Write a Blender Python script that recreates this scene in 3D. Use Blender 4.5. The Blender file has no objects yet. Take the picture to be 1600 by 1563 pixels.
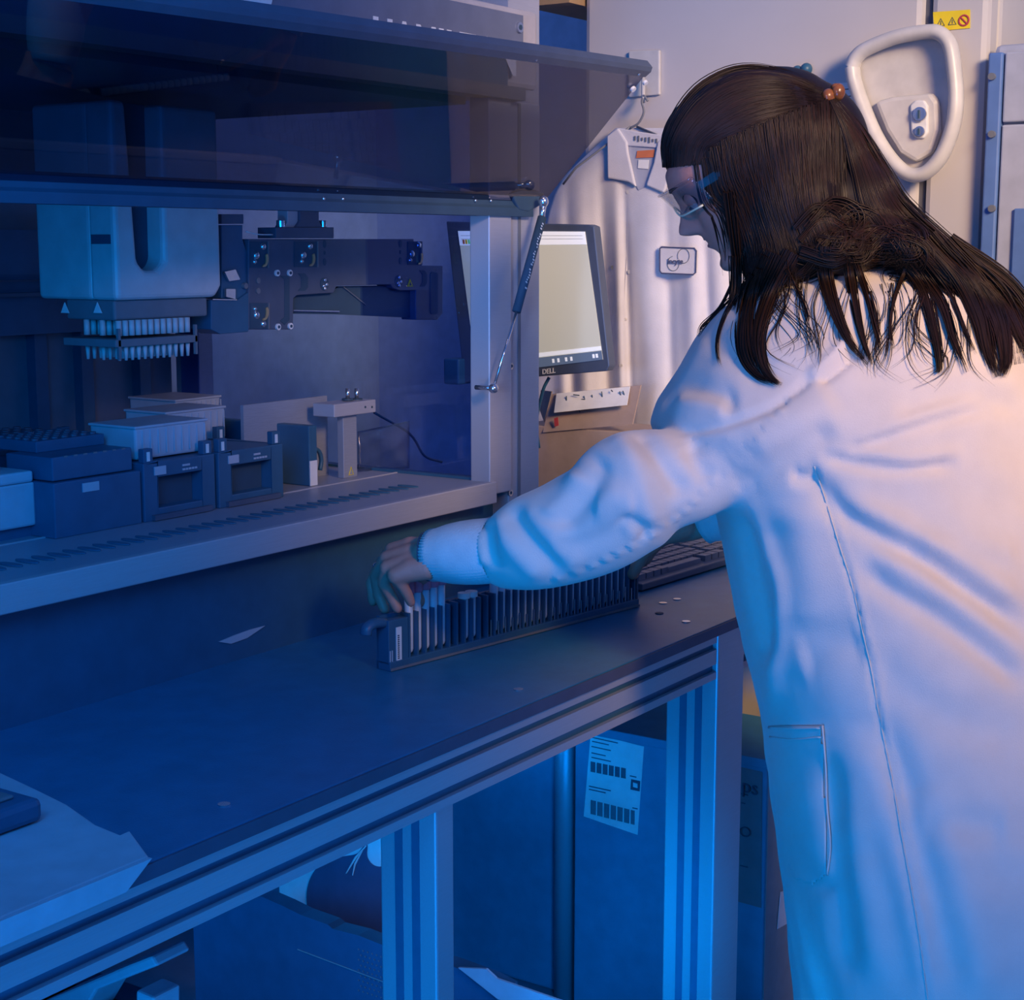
import bpy, bmesh, math, random
import numpy as np
from mathutils import Vector, Matrix
from mathutils.bvhtree import BVHTree
R = math.radians
random.seed(7)
rng = np.random.default_rng(7)
scene = bpy.context.scene
C = scene.collection

# ------------------------------------------------------------------ camera
F, CX, CY, HOR, H = 2540.0, 800.0, 781.5, 385.0, 1.38
TH = math.atan((CY - HOR) / F)
cd = bpy.data.cameras.new('camera'); cam = bpy.data.objects.new('camera', cd); C.objects.link(cam)
cd.sensor_width = 36; cd.lens = 36 * F / 1600; cd.clip_start = .05
YAW = 0.601  # angle of the view direction from the bench front (+X)
_down = np.array([0, math.cos(TH), math.sin(TH)])
_u = np.array([(2540 - CX) / F, (385 - CY) / F, 1.0]); _u = _u - _u.dot(_down) * _down; _u /= np.linalg.norm(_u)
_v = np.cross(_u, _down); _v = -_v if _v[2] < 0 else _v
def rdir(x, y):
    r = np.array([(x - CX) / F, (y - CY) / F, 1.0]); return np.array([r.dot(_u), r.dot(_v), -r.dot(_down)])
_vd = rdir(CX, CY); YAW = math.atan2(_vd[1], _vd[0])
cam.location = (0, 0, H); cam.rotation_euler = (R(90) - TH, 0, YAW - R(90))
scene.camera = cam
def at(x, y, X=None, Y=None, Z=None, D=None):
    """the point of the place that the photo shows at pixel x, y, at a known X, Y, height or distance"""
    r = rdir(x, y)
    t = X / r[0] if X is not None else Y / r[1] if Y is not None else (Z - H) / r[2] if Z is not None else D
    return Vector((r[0] * t, r[1] * t, r[2] * t + H))
def project(co):
    p = np.asarray(co, dtype=float) - np.array([0, 0, H])
    c = p[:, 0:1] * _u + p[:, 1:2] * _v - p[:, 2:3] * _down
    return np.stack([c[:, 0] / c[:, 2] * F + CX, c[:, 1] / c[:, 2] * F + CY, c[:, 2]], 1)
LEFT = Vector((-math.sin(YAW), math.cos(YAW), 0)); FWD = Vector((math.cos(YAW), math.sin(YAW), 0)); UP = Vector((0, 0, 1))

# ------------------------------------------------------------------ world and light
w = bpy.data.worlds.new('world'); scene.world = w; w.use_nodes = True
nt = w.node_tree; nt.nodes.clear()
wo = nt.nodes.new('ShaderNodeOutputWorld'); bg = nt.nodes.new('ShaderNodeBackground')
tc = nt.nodes.new('ShaderNodeTexCoord'); dp = nt.nodes.new('ShaderNodeVectorMath'); dp.operation = 'DOT_PRODUCT'
dp.inputs[1].default_value = Vector((.35, -.55, .75)).normalized()
mr = nt.nodes.new('ShaderNodeMapRange'); mr.inputs[1].default_value = -1; mr.inputs[2].default_value = 1
cr = nt.nodes.new('ShaderNodeValToRGB')
cr.color_ramp.elements[0].position = .30; cr.color_ramp.elements[0].color = (0.01, .27, .95, 1)
cr.color_ramp.elements[1].position = .90; cr.color_ramp.elements[1].color = (.07, .22, .80, 1)
e = cr.color_ramp.elements.new(.62); e.color = (.03, .25, .92, 1)
nt.links.new(tc.outputs['Generated'], dp.inputs[0]); nt.links.new(dp.outputs['Value'], mr.inputs[0])
nt.links.new(mr.outputs[0], cr.inputs[0]); nt.links.new(cr.outputs[0], bg.inputs[0]); bg.inputs[1].default_value = .56
nt.links.new(bg.outputs[0], wo.inputs[0])
def area(name, loc, target, size, power, col, spread=180, size_y=None):
    l = bpy.data.lights.new(name, 'AREA'); l.energy = power; l.color = col; l.size = size; l.spread = R(spread)
    if size_y: l.shape = 'RECTANGLE'; l.size_y = size_y
    o = bpy.data.objects.new(name, l); C.objects.link(o); o.location = loc
    o.rotation_euler = (Vector(target) - Vector(loc)).to_track_quat('-Z', 'Y').to_euler(); return o
def spot(name, loc, target, power, col, angle, blend=1.0, radius=.25):
    l = bpy.data.lights.new(name, 'SPOT'); l.energy = power; l.color = col; l.spot_size = R(angle); l.spot_blend = blend; l.shadow_soft_size = radius
    o = bpy.data.objects.new(name, l); C.objects.link(o); o.location = loc
    o.rotation_euler = (Vector(target) - Vector(loc)).to_track_quat('-Z', 'Y').to_euler(); return o
spot('added_warm_key', (.75, -1.15, 2.3), (1.99, .42, 1.45), 330, (1, .60, .22), 42, 1, .3)  # added spot, warms the coat against the blue tint; no such lamp in the room
spot('added_freezer_fill', (1.35, -.9, 2.4), (2.8, 1.2, 1.75), 185, (1, .84, .66), 50, 1, .3)  # added warm fill on the freezer end, not a lamp of the freezer
spot('added_machine_fill', (.7, -.9, 2.2), (2.25, 1.40, 1.55), 70, (.72, .62, 1), 34, 1, .3)  # added fill on the upper housing; the machine has no such lamp
spot('added_post_fill', (-.15, .55, 1.30), (2.06, 1.42, 1.26), 75, (.50, .62, 1), 13, 1, .1)  # added narrow fill, only there to brighten the corner post
spot('added_face_fill', (-.35, .55, 1.75), (1.70, .92, 1.50), 32, (1, .45, .22), 17, 1, .2)  # added fill that puts some red on the face
spot('added_underbench_fill', (1.15, 1.95, .70), (2.42, 1.60, .22), 22, (.0, .30, 1), 80, .8, .15)  # added fill to lift the dark under the bench, no fixture there
spot('added_gap_fill', (1.50, .70, .55), (2.42, 1.66, .22), 34, (.0, .30, 1), 44, .7, .15)  # second added fill, reaches the dark case between the bench legs
area('added_low_fill', (-.3, .3, .3), (2.05, 1.25, .42), .6, 10, (.0, .29, 1), 100)  # added panel imitating a blue colour overlay from the lower left
area('added_deck_fill', (.45, .75, 1.55), (1.5, 1.7, 1.25), .5, 3.6, (.0, .30, 1), 110)  # added blue fill for deck and pipetting head, no lamp is fitted there
scene.view_settings.view_transform = 'Standard'; scene.view_settings.look = 'None'
scene.view_settings.gamma = 1; scene.view_settings.use_curve_mapping = False
scene.view_settings.exposure = 0.0

# ------------------------------------------------------------------ materials
def mat(name, col, rough=.5, metal=0, var=.08, scale=30, bump=0, bscale=200, emit=0, spec=.5, alpha=None, sheen=0, stretch=None):
    m = bpy.data.materials.new(name); m.use_nodes = True; n = m.node_tree; b = n.nodes['Principled BSDF']
    b.inputs['Roughness'].default_value = rough; b.inputs['Metallic'].default_value = metal
    b.inputs['Specular IOR Level'].default_value = spec
    if sheen: b.inputs['Sheen Weight'].default_value = sheen
    t = n.nodes.new('ShaderNodeTexCoord'); ns = n.nodes.new('ShaderNodeTexNoise'); ns.inputs['Scale'].default_value = scale
    ns.inputs['Detail'].default_value = 4
    src = t.outputs['Object']
    if stretch:
        mp = n.nodes.new('ShaderNodeMapping'); mp.inputs['Scale'].default_value = stretch; n.links.new(src, mp.inputs[0]); src = mp.outputs[0]
    n.links.new(src, ns.inputs['Vector'])
    mx = n.nodes.new('ShaderNodeValToRGB'); c = Vector(col)
    mx.color_ramp.elements[0].position = .3; mx.color_ramp.elements[1].position = .7
    mx.color_ramp.elements[0].color = (*(c * (1 - var)), 1); mx.color_ramp.elements[1].color = (*(c * (1 + var)), 1)
    n.links.new(ns.outputs['Fac'], mx.inputs[0]); n.links.new(mx.outputs[0], b.inputs['Base Color'])
    if bump:
        nb = n.nodes.new('ShaderNodeTexNoise'); nb.inputs['Scale'].default_value = bscale; nb.inputs['Detail'].default_value = 3
        bp = n.nodes.new('ShaderNodeBump'); bp.inputs['Strength'].default_value = bump; bp.inputs['Distance'].default_value = .002
        n.links.new(src, nb.inputs['Vector']); n.links.new(nb.outputs['Fac'], bp.inputs['Height']); n.links.new(bp.outputs[0], b.inputs['Normal'])
    if emit:
        n.links.new(mx.outputs[0], b.inputs['Emission Color']); b.inputs['Emission Strength'].default_value = emit
    return m
def glass(name, tint, gloss=.08, rough=.02):
    m = bpy.data.materials.new(name); m.use_nodes = True; n = m.node_tree; n.nodes.clear()
    o = n.nodes.new('ShaderNodeOutputMaterial'); tr = n.nodes.new('ShaderNodeBsdfTransparent'); gl = n.nodes.new('ShaderNodeBsdfGlossy')
    tr.inputs[0].default_value = (*tint, 1); gl.inputs[0].default_value = (.9, .9, .95, 1); gl.inputs['Roughness'].default_value = rough
    fr = n.nodes.new('ShaderNodeLayerWeight'); fr.inputs[0].default_value = .5
    pw = n.nodes.new('ShaderNodeMath'); pw.operation = 'POWER'; pw.inputs[1].default_value = 4
    mu = n.nodes.new('ShaderNodeMath'); mu.operation = 'MULTIPLY_ADD'; mu.inputs[1].default_value = .45; mu.inputs[2].default_value = gloss
    ms = n.nodes.new('ShaderNodeMixShader')
    n.links.new(fr.outputs['Facing'], pw.inputs[0]); n.links.new(pw.outputs[0], mu.inputs[0]); n.links.new(mu.outputs[0], ms.inputs[0])
    n.links.new(tr.outputs[0], ms.inputs[1]); n.links.new(gl.outputs[0], ms.inputs[2]); n.links.new(ms.outputs[0], o.inputs[0]); return m
M = {}
M['wall'] = mat('painted_wall', (.40, .47, .62), .8, bump=.1)
M['floor'] = mat('vinyl_floor', (.16, .2, .26), .5)
M['ceil'] = mat('ceiling_tile', (.7, .7, .72), .9)
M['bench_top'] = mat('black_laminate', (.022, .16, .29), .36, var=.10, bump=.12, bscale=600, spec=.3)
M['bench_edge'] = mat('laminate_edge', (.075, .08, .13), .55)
M['alu'] = mat('anodised_aluminium', (.44, .44, .50), .42, .25, var=.04, stretch=(1, 30, 30))
M['alu2'] = mat('aluminium_plate', (.33, .36, .45), .42, .3, var=.08, stretch=(2, 60, 60))
M['groove'] = mat('groove_black', (.035, .13, .22), .6)
M['black'] = mat('black_plastic', (.03, .11, .20), .42)
M['dark'] = mat('dark_grey_metal', (.085, .11, .17), .45, .2)
M['mid'] = mat('mid_grey', (.16, .17, .2), .5)
M['fascia'] = mat('slate_fascia', (.15, .17, .24), .45)
M['beige'] = mat('beige_housing', (.43, .4, .42), .5)
M['white'] = mat('white_plastic', (.72, .72, .74), .4)
M['offwhite'] = mat('white_paper', (.8, .79, .78), .8)
M['head_cover'] = mat('pale_grey_cover', (.50, .50, .52), .45)
M['chrome'] = mat('chrome', (.7, .7, .75), .18, .9)
M['brass'] = mat('brass_pulley', (.55, .4, .22), .35, .5)
M['ink'] = mat('dark_ink', (.03, .07, .12), .7)
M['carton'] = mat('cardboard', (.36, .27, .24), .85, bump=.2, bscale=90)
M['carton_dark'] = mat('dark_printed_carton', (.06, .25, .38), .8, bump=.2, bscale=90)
M['carton_light'] = mat('grey_carton', (.25, .27, .3), .85)
M['freezer'] = mat('freezer_enamel', (.56, .52, .52), .45, var=.03, scale=6)
M['handle'] = mat('ivory_plastic', (.60, .57, .55), .38)
M['gasket'] = mat('gasket_grey', (.10, .10, .125), .7)
M['yellow'] = mat('yellow_sticker', (.85, .62, .02), .6)
M['blue_trim'] = mat('blue_trim', (.10, .19, .45), .5)
M['blue_panel'] = mat('pale_blue_panel', (.40, .42, .52), .5)
M['coat'] = mat('white_cotton', (.70, .62, .57), .85, var=.03, bump=.25, bscale=700, sheen=.2)
M['coat2'] = mat('hanging_cotton', (.62, .60, .64), .9, var=.04, bump=.25, bscale=500)
M['knit'] = mat('ribbed_knit', (.66, .66, .66), .9, bump=.3, bscale=500)
M['skin'] = mat('skin', (.52, .24, .18), .5, var=.08, scale=40, bump=.12, bscale=350)
M['lip'] = mat('lip', (.38, .15, .13), .45)
M['trouser'] = mat('dark_trouser', (.03, .035, .06), .9)
M['hair'] = mat('dark_brown_hair', (.013, .006, .004), .5, var=.5, scale=14, spec=.3)
M['hair_l'] = mat('brown_hair_light', (.026, .010, .006), .45, var=.4, scale=20, spec=.3)
M['hair_r'] = mat('brown_hair_mid', (.021, .009, .005), .5, var=.4, scale=20, spec=.3)
M['amber'] = mat('tortoiseshell', (.20, .07, .022), .25, var=.5, scale=70)
M['screen'] = mat('screen_beige', (.50, .49, .42), .3, var=.01, scale=2, emit=.42)
M['screen_w'] = mat('screen_white', (.80, .82, .88), .3, var=.01, emit=.45)
M['screen_b'] = mat('screen_taskbar', (.10, .14, .22), .3, var=.02, emit=.5)
M['screen_g'] = mat('screen_green', (.15, .62, .25), .3, var=.02, emit=.3)
M['red'] = mat('red_ink', (.45, .05, .07), .7)
M['orange'] = mat('orange_label', (.62, .18, .08), .7)
M['cap_red'] = mat('red_tube_cap', (.80, .22, .32), .5)
M['tube'] = mat('tube_plastic', (.62, .70, .80), .35)
M['key'] = mat('keyboard_key', (.15, .16, .21), .5)
M['key_base'] = mat('keyboard_base', (.10, .12, .17), .5)
M['trans'] = mat('frosted_plastic', (.44, .47, .55), .35)
M['smoke'] = glass('smoked_cover', (.43, .46, .56), .055)
M['side_glass'] = glass('tinted_side_window', (.60, .72, .95), .03)
M['clear'] = glass('clear_polycarbonate', (.93, .94, .95), .10)
M['bag'] = glass('clear_bag', (.72, .76, .84), .12, .25)
M['patch'] = mat('patch_navy', (.07, .08, .16), .8)
M['wood'] = mat('wood_trim', (.45, .27, .13), .6)

# ------------------------------------------------------------------ mesh helpers
def tag(o, label, cat, group=None, kind=None):
    o['label'] = label; o['category'] = cat
    if group: o['group'] = group
    if kind: o['kind'] = kind
    return o
def thing(name, label, cat, loc=(0, 0, 0), group=None):
    o = bpy.data.objects.new(name, None); C.objects.link(o); o.location = loc; o.empty_display_size = .05
    return tag(o, label, cat, group)
def wmat(o):
    m = Matrix.Translation(o.location) @ o.rotation_euler.to_matrix().to_4x4()
    return (wmat(o.parent) @ m) if o.parent else m
def obj(name, bm, m, parent=None, smooth=False, bevel=0, seg=2):
    """link a bmesh built in world coordinates as ONE object; the origin goes to its middle"""
    if bevel:
        bmesh.ops.remove_doubles(bm, verts=bm.verts, dist=1e-6)
        es = [e for e in bm.edges if len(e.link_faces) == 2 and e.calc_face_angle(0) > .5]
        bmesh.ops.bevel(bm, geom=es, offset=bevel, segments=seg, affect='EDGES', profile=.5, clamp_overlap=True)
    bmesh.ops.recalc_face_normals(bm, faces=bm.faces)
    me = bpy.data.meshes.new(name); 
    vs = [v.co for v in bm.verts]
    c = sum(vs, Vector()) / max(1, len(vs))
    zmin = min(v.z for v in vs) if vs else 0
    org = Vector((c.x, c.y, zmin))
    for v in bm.verts: v.co -= org
    if smooth:
        for f in bm.faces: f.smooth = True
    bm.to_mesh(me); bm.free(); me.materials.append(m)
    o = bpy.data.objects.new(name, me); C.objects.link(o)
    if parent is not None:
        o.parent = parent; o.location = wmat(parent).inverted() @ org
    else: o.location = org
    return o
def mesh_obj(name, verts, faces, m, parent=None, smooth=True):
    bm = bmesh.new(); vs = [bm.verts.new(v) for v in verts]
    for f in faces:
        try: bm.faces.new([vs[i] for i in f])
        except ValueError: pass
    return obj(name, bm, m, parent, smooth)
def box(bm, lo, hi):
    lo, hi = Vector(lo), Vector(hi)
    v = [bm.verts.new((x, y, z)) for x in (lo.x, hi.x) for y in (lo.y, hi.y) for z in (lo.z, hi.z)]
    for f in ((0, 1, 3, 2), (4, 6, 7, 5), (0, 4, 5, 1), (2, 3, 7, 6), (0, 2, 6, 4), (1, 5, 7, 3)): bm.faces.new([v[i] for i in f])
def obox(bm, c, ax, ay, az, s):
    """oriented box: centre, three axes, full sizes"""
    c = Vector(c); ax, ay, az = ax.normalized() * s[0] / 2, ay.normalized() * s[1] / 2, az.normalized() * s[2] / 2
    v = [bm.verts.new(c + ax * i + ay * j + az * k) for i in (-1, 1) for j in (-1, 1) for k in (-1, 1)]
    for f in ((0, 1, 3, 2), (4, 6, 7, 5), (0, 4, 5, 1), (2, 3, 7, 6), (0, 2, 6, 4), (1, 5, 7, 3)): bm.faces.new([v[i] for i in f])
def B(): return bmesh.new()
def bx(name, lo, hi, m, parent=None, bevel=0, **k):
    lo, hi = Vector([min(a, b) for a, b in zip(lo, hi)]), Vector([max(a, b) for a, b in zip(lo, hi)])
    bm = B(); box(bm, lo, hi); return obj(name, bm, m, parent, bevel=bevel, **k)
def prism(bm, pts, d):
    """polygon (list of world points) pushed along d"""
    d = Vector(d); a = [bm.verts.new(p) for p in pts]; b = [bm.verts.new(Vector(p) + d) for p in pts]
    n = len(pts); bm.faces.new(a); bm.faces.new(b[::-1])
    for i in range(n): bm.faces.new([a[i], b[i], b[(i + 1) % n], a[(i + 1) % n]])
def pr(name, pts, d, m, parent=None, bevel=0):
    bm = B(); prism(bm, pts, d); return obj(name, bm, m, parent, bevel=bevel)
def frame_of(d):
    d = d.normalized(); a = Vector((0, 0, 1)) if abs(d.z) < .9 else Vector((1, 0, 0))
    u = d.cross(a).normalized(); return u, d.cross(u).normalized()
def tube(bm, pts, r, n=10, cap=True, flat=1.0, up=None):
    pts = [Vector(p) for p in pts]; rs = r if isinstance(r, (list, tuple, np.ndarray)) else [r] * len(pts)
    rings = []; u = None
    for i, p in enumerate(pts):
        d = (pts[min(i + 1, len(pts) - 1)] - pts[max(i - 1, 0)]);
        if d.length < 1e-9: d = Vector((0, 0, 1))
        d.normalize()
        if u is None: u = (up.cross(d).normalized() if up is not None else frame_of(d)[0])
        else: u = (u - d * u.dot(d)); u = u.normalized() if u.length > 1e-6 else frame_of(d)[0]
        v = d.cross(u)
        rings.append([bm.verts.new(p + (u * math.cos(t) + v * math.sin(t) * flat) * rs[i]) for t in [2 * math.pi * k / n for k in range(n)]])
    for a, b in zip(rings, rings[1:]):
        for k in range(n): bm.faces.new([a[k], a[(k + 1) % n], b[(k + 1) % n], b[k]])
    if cap: bm.faces.new(rings[0][::-1]); bm.faces.new(rings[-1])
def tb(name, pts, r, m, parent=None, n=12, **k):
    bm = B(); tube(bm, pts, r, n, **k); return obj(name, bm, m, parent, True)
def ell(bm, c, rad, rot=None, seg=20, rings=12):
    mt = Matrix.Translation(Vector(c)) @ (rot.to_4x4() if rot is not None else Matrix()) @ Matrix.Diagonal((*rad, 1))
    bmesh.ops.create_uvsphere(bm, u_segments=seg, v_segments=rings, radius=1, matrix=mt)
def catmull(pts, n):
    pts = [np.array(p, float) for p in pts]; out = []
    P = [2 * pts[0] - pts[1]] + pts + [2 * pts[-1] - pts[-2]]
    for i in range(1, len(P) - 2):
        for k in range(n):
            t = k / n
            out.append(.5 * ((2 * P[i]) + (-P[i - 1] + P[i + 1]) * t + (2 * P[i - 1] - 5 * P[i] + 4 * P[i + 1] - P[i + 2]) * t * t + (-P[i - 1] + 3 * P[i] - 3 * P[i + 1] + P[i + 2]) * t ** 3))
    out.append(pts[-1]); return out
def text(name, s, size, loc, ax, ay, m, parent=None, depth=.0008, bold=0, spacing=1, align='LEFT', fit=None):
    """raised lettering: ax = reading direction, ay = letter up"""
    cu = bpy.data.curves.new(name, 'FONT'); cu.body = s; cu.size = size; cu.extrude = depth / 2; cu.offset = bold
    cu.space_character = spacing; cu.align_x = align; cu.resolution_u = 4
    t = bpy.data.objects.new(name + '_tmp', cu); C.objects.link(t)
    dg = bpy.context.evaluated_depsgraph_get(); me = bpy.data.meshes.new_from_object(t.evaluated_get(dg))
    bpy.data.objects.remove(t)
    ax, ay = Vector(ax).normalized(), Vector(ay).normalized(); az = ax.cross(ay)
    if fit:
        xs = [v.co.x for v in me.vertices]; me.transform(Matrix.Diagonal((fit / (max(xs) - min(xs)), 1, 1, 1)) @ Matrix.Translation((-min(xs), 0, 0)))
    mt = Matrix((ax, ay, az)).transposed().to_4x4(); mt.translation = Vector(loc)
    me.transform(mt); bm = B(); bm.from_mesh(me); bpy.data.meshes.remove(me)
    return obj(name, bm, m, parent)
def remesh(name, bm, voxel, smooth=0, m=None, parent=None):
    me = bpy.data.meshes.new(name + '_src'); bmesh.ops.recalc_face_normals(bm, faces=bm.faces); bm.to_mesh(me); bm.free()
    t = bpy.data.objects.new(name + '_tmp', me); C.objects.link(t)
    r = t.modifiers.new('r', 'REMESH'); r.mode = 'VOXEL'; r.voxel_size = voxel; r.use_smooth_shade = True
    if smooth:
        s = t.modifiers.new('s', 'SMOOTH'); s.factor = .5; s.iterations = smooth
    dg = bpy.context.evaluated_depsgraph_get(); out = bpy.data.meshes.new_from_object(t.evaluated_get(dg))
    bpy.data.objects.remove(t); return out
def coords(me):
    a = np.empty(len(me.vertices) * 3); me.vertices.foreach_get('co', a); return a.reshape(-1, 3)
def normals(me):
    a = np.empty(len(me.vertices) * 3); me.vertex_normals.foreach_get('vector', a); return a.reshape(-1, 3)
def setco(me, a): me.vertices.foreach_set('co', a.ravel()); me.update()
def link(name, me, m, parent=None):
    me.materials.clear(); me.materials.append(m)
    for p in me.polygons: p.use_smooth = True
    o = bpy.data.objects.new(name, me); C.objects.link(o)
    if parent is not None: o.parent = parent; o.location = -wmat(parent).translation
    return o
def struct(o): o['kind'] = 'structure'; return o

# ------------------------------------------------------------------ the room
struct(bx('floor', (-1.2, -1.6, -.05), (3.4, 2.75, 0), M['floor']))
struct(bx('wall_right', (3.3, -1.6, 0), (3.4, 2.75, 2.7), M['wall']))
struct(bx('wall_back', (-1.2, 2.65, 0), (3.3, 2.75, 2.7), M['wall']))
#struct(bx('ceiling', (-1.2, .0, 2.7), (3.4, 2.75, 2.78), M['ceil']))
struct(bx('baseboard_back', (-1.2, 2.635, 0), (3.3, 2.65, .09), M['mid']))

# ------------------------------------------------------------------ freezer at the end of the bench
FX = 2.8
fz = thing('laboratory_freezer', 'tall off-white laboratory freezer with a large loop handle beside the hanging coat', 'freezer', (3.0, 1.3, 0))
pL, pG, pG2, pR = at(912, 200, X=FX).y, at(1441, 200, X=FX).y, at(1434, 200, X=FX).y, at(1538, 200, X=FX).y
bx('body', (FX + .06, pL, 0.03), (3.28, pR, 2.2), M['freezer'], fz, bevel=.01)
bx('door', (FX, pL, .12), (FX + .055, pG + .006, 2.18), M['freezer'], fz, bevel=.012)
bx('door_gasket', (FX + .012, pG + .008, .14), (FX + .06, pG - .006, 2.16), M['gasket'], fz)
bx('side_column', (FX, pG - .007, .12), (FX + .055, pR, 2.18), M['freezer'], fz, bevel=.012)
for yy in (pL - .04, pR + .04):
    bm = B(); tube(bm, [(3.0, yy, 0), (3.0, yy, .04)], .03, 14); obj('foot', bm, M['black'], fz)
# the loop handle: outline in the door plane
def dpt(x, y, out): return at(x, y, X=FX - out)
lp = [(1332, 105), (1338, 90), (1355, 76), (1400, 58), (1445, 50), (1468, 52), (1484, 70), (1491, 110), (1494, 160), (1487, 205), (1470, 245), (1446, 270), (1420, 272), (1395, 252), (1370, 215), (1350, 170), (1336, 130)]
base = []
loop = catmull([(*p, 0) for p in lp] + [(*lp[0], 0)], 5)
hp = [dpt(p[0], p[1], .055) for p in loop]
bm = B(); tube(bm, hp[:-1] + [hp[0]], .0125, 12, cap=False, flat=1.35); hd = obj('handle', bm, M['handle'], fz, True)
hd['label'] = 'ivory loop handle'
# the plate behind the loop, with its raised lock panel
bk = [dpt(1400 + (p[0] - 1412) * 1.0 + 14, p[1] + 3, .002) for p in loop[:-1]]
bm = B(); prism(bm, bk, (-.028, 0, 0)); obj('handle_plate', bm, M['handle'], hd, bevel=.006)
lk = [(1372, 160), (1400, 152), (1462, 146), (1472, 160), (1474, 205), (1462, 240), (1436, 255), (1412, 240), (1390, 205)]
bm = B(); prism(bm, [dpt(*p, .028) for p in lk], (-.02, 0, 0)); obj('lock_panel', bm, M['handle'], hd, bevel=.008)
lk = [(1424, 165), (1432, 157), (1446, 157), (1452, 166), (1452, 208), (1446, 217), (1434, 217), (1426, 208)]
bm = B(); prism(bm, [dpt(*p, .046) for p in lk], (-.008, 0, 0)); obj('lock_plate', bm, M['white'], hd, bevel=.003)
for (x, y, r_) in ((1438, 179, .0125), (1438, 206, .0095)):
    p = dpt(x, y, .053); bm = B(); tube(bm, [p, p + Vector((-.007, 0, 0))], r_, 24); k = obj('lock_cylinder', bm, M['chrome'], hd, bevel=.0015)
    bm = B(); obox(bm, p + Vector((-.008, 0, 0)), Vector((1, 0, 0)), Vector((0, 1, 0)), UP, (.003, .003, r_ * 1.1)); obj('keyhole', bm, M['ink'], hd)
bm = B(); tube(bm, [dpt(1468, 262, .03), dpt(1476, 248, .03)], .006, 8); obj('handle_hook', bm, M['handle'], hd)
# sticker
q = [dpt(1458, 19, .001), dpt(1516, 15, .001), dpt(1516, 44, .001), dpt(1460, 49, .001)]
bm = B(); prism(bm, q, (-.001, 0, 0)); st = obj('warning_sticker', bm, M['yellow'], fz); st['label'] = 'yellow warning sticker'
for (cx_, cy_) in ((1470, 36), (1488, 34)):
    bm = B(); pts = [dpt(cx_ - 6, cy_ + 5, .0022), dpt(cx_ + 6, cy_ + 4, .0022), dpt(cx_, cy_ - 7, .0022)]
    tube(bm, pts + [pts[0]], .0008, 6); tube(bm, [dpt(cx_, cy_ - 3, .0022), dpt(cx_, cy_ + 3, .0022)], .0007, 6); obj('warning_triangle', bm, M['ink'], st)
bm = B(); c = dpt(1506, 32, .0022); ring = [c + Vector((0, math.cos(t) * .0085, math.sin(t) * .0085)) for t in np.linspace(0, 6.283, 20)]
tube(bm, ring, .0016, 6); tube(bm, [c + Vector((0, -.006, -.006)), c + Vector((0, .006, .006))], .0016, 6); obj('prohibition_sign', bm, M['red'], st)
# small things stuck to the freezer
mg = thing('magnetic_hook', 'small black double hook stuck to the freezer above the head', 'hook', tuple(dpt(1253, 120, 0)))
for (x, y) in ((1246, 112), (1260, 108)):
    bm = B(); ell(bm, dpt(x, y, .02), (.012, .0105, .011)); obj('knob', bm, M['black'], mg, True)
bm = B(); tube(bm, [dpt(1253, 126, 0), dpt(1253, 126, .018), dpt(1250, 108, .022)], [.011, .009, .006], 12); obj('base', bm, M['black'], mg, True)
nb = B(); prism(nb, [dpt(1302, 130, .001), dpt(1328, 129, .001), dpt(1352, 205, .001), dpt(1318, 207, .001)], (-.001, 0, 0))
nt_ = obj('pinned_note', nb, M['offwhite'], None); tag(nt_, 'white printed note on the freezer just behind the hair clip', 'note')
for k in range(5):
    bm = B(); tube(bm, [dpt(1310 + k * 3, 140 + k * 11, .003), dpt(1328 + k * 3, 139 + k * 11, .003)], .0008, 6); obj('printed_line', bm, M['ink'], nt_)
# cabinet to the right of the freezer
cb = thing('blue_trimmed_cabinet', 'pale blue instrument cabinet with a blue edge at the right margin', 'cabinet', (3.0, .7, 0))
x0 = at(1540, 300, X=2.78).y
bx('body', (2.79, x0, 0), (3.25, x0 - .5, 1.715), M['blue_panel'], cb, bevel=.01)
bx('trim_strip', (2.77, x0 + .002, .02), (2.795, at(1560, 300, X=2.78).y, 1.70), M['blue_trim'], cb, bevel=.003)
bx('upper_door', (2.775, at(1562, 300, X=2.78).y, at(1580, 193, X=2.78).z + .002), (2.79, x0 - .48, 1.70), M['blue_panel'], cb, bevel=.003)
bx('lower_door', (2.775, at(1562, 300, X=2.78).y, .1), (2.79, x0 - .48, at(1580, 193, X=2.78).z - .002), M['blue_panel'], cb, bevel=.003)
bx('door_window', (2.768, at(1586, 300, X=2.77).y, .9), (2.776, x0 - .4, at(1590, 326, X=2.78).z), M['blue_trim'], cb, bevel=.002)
for yy in (120, 210, 326):
    p = at(1551, yy, X=2.77); bm = B(); tube(bm, [p, p + Vector((-.008, 0, 0))], .006, 12); obj('screw', bm, M['mid'], cb)
# wooden cupboard corner above, far top
cw = bx('wooden_shelf', (2.75, pL + .004, 1.845), (3.2, at(898, 0, X=2.78).y + .1, 1.88), M['wood'], None); tag(cw, 'small corner of a wooden shelf above the freezer edge', 'shelf')
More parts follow.
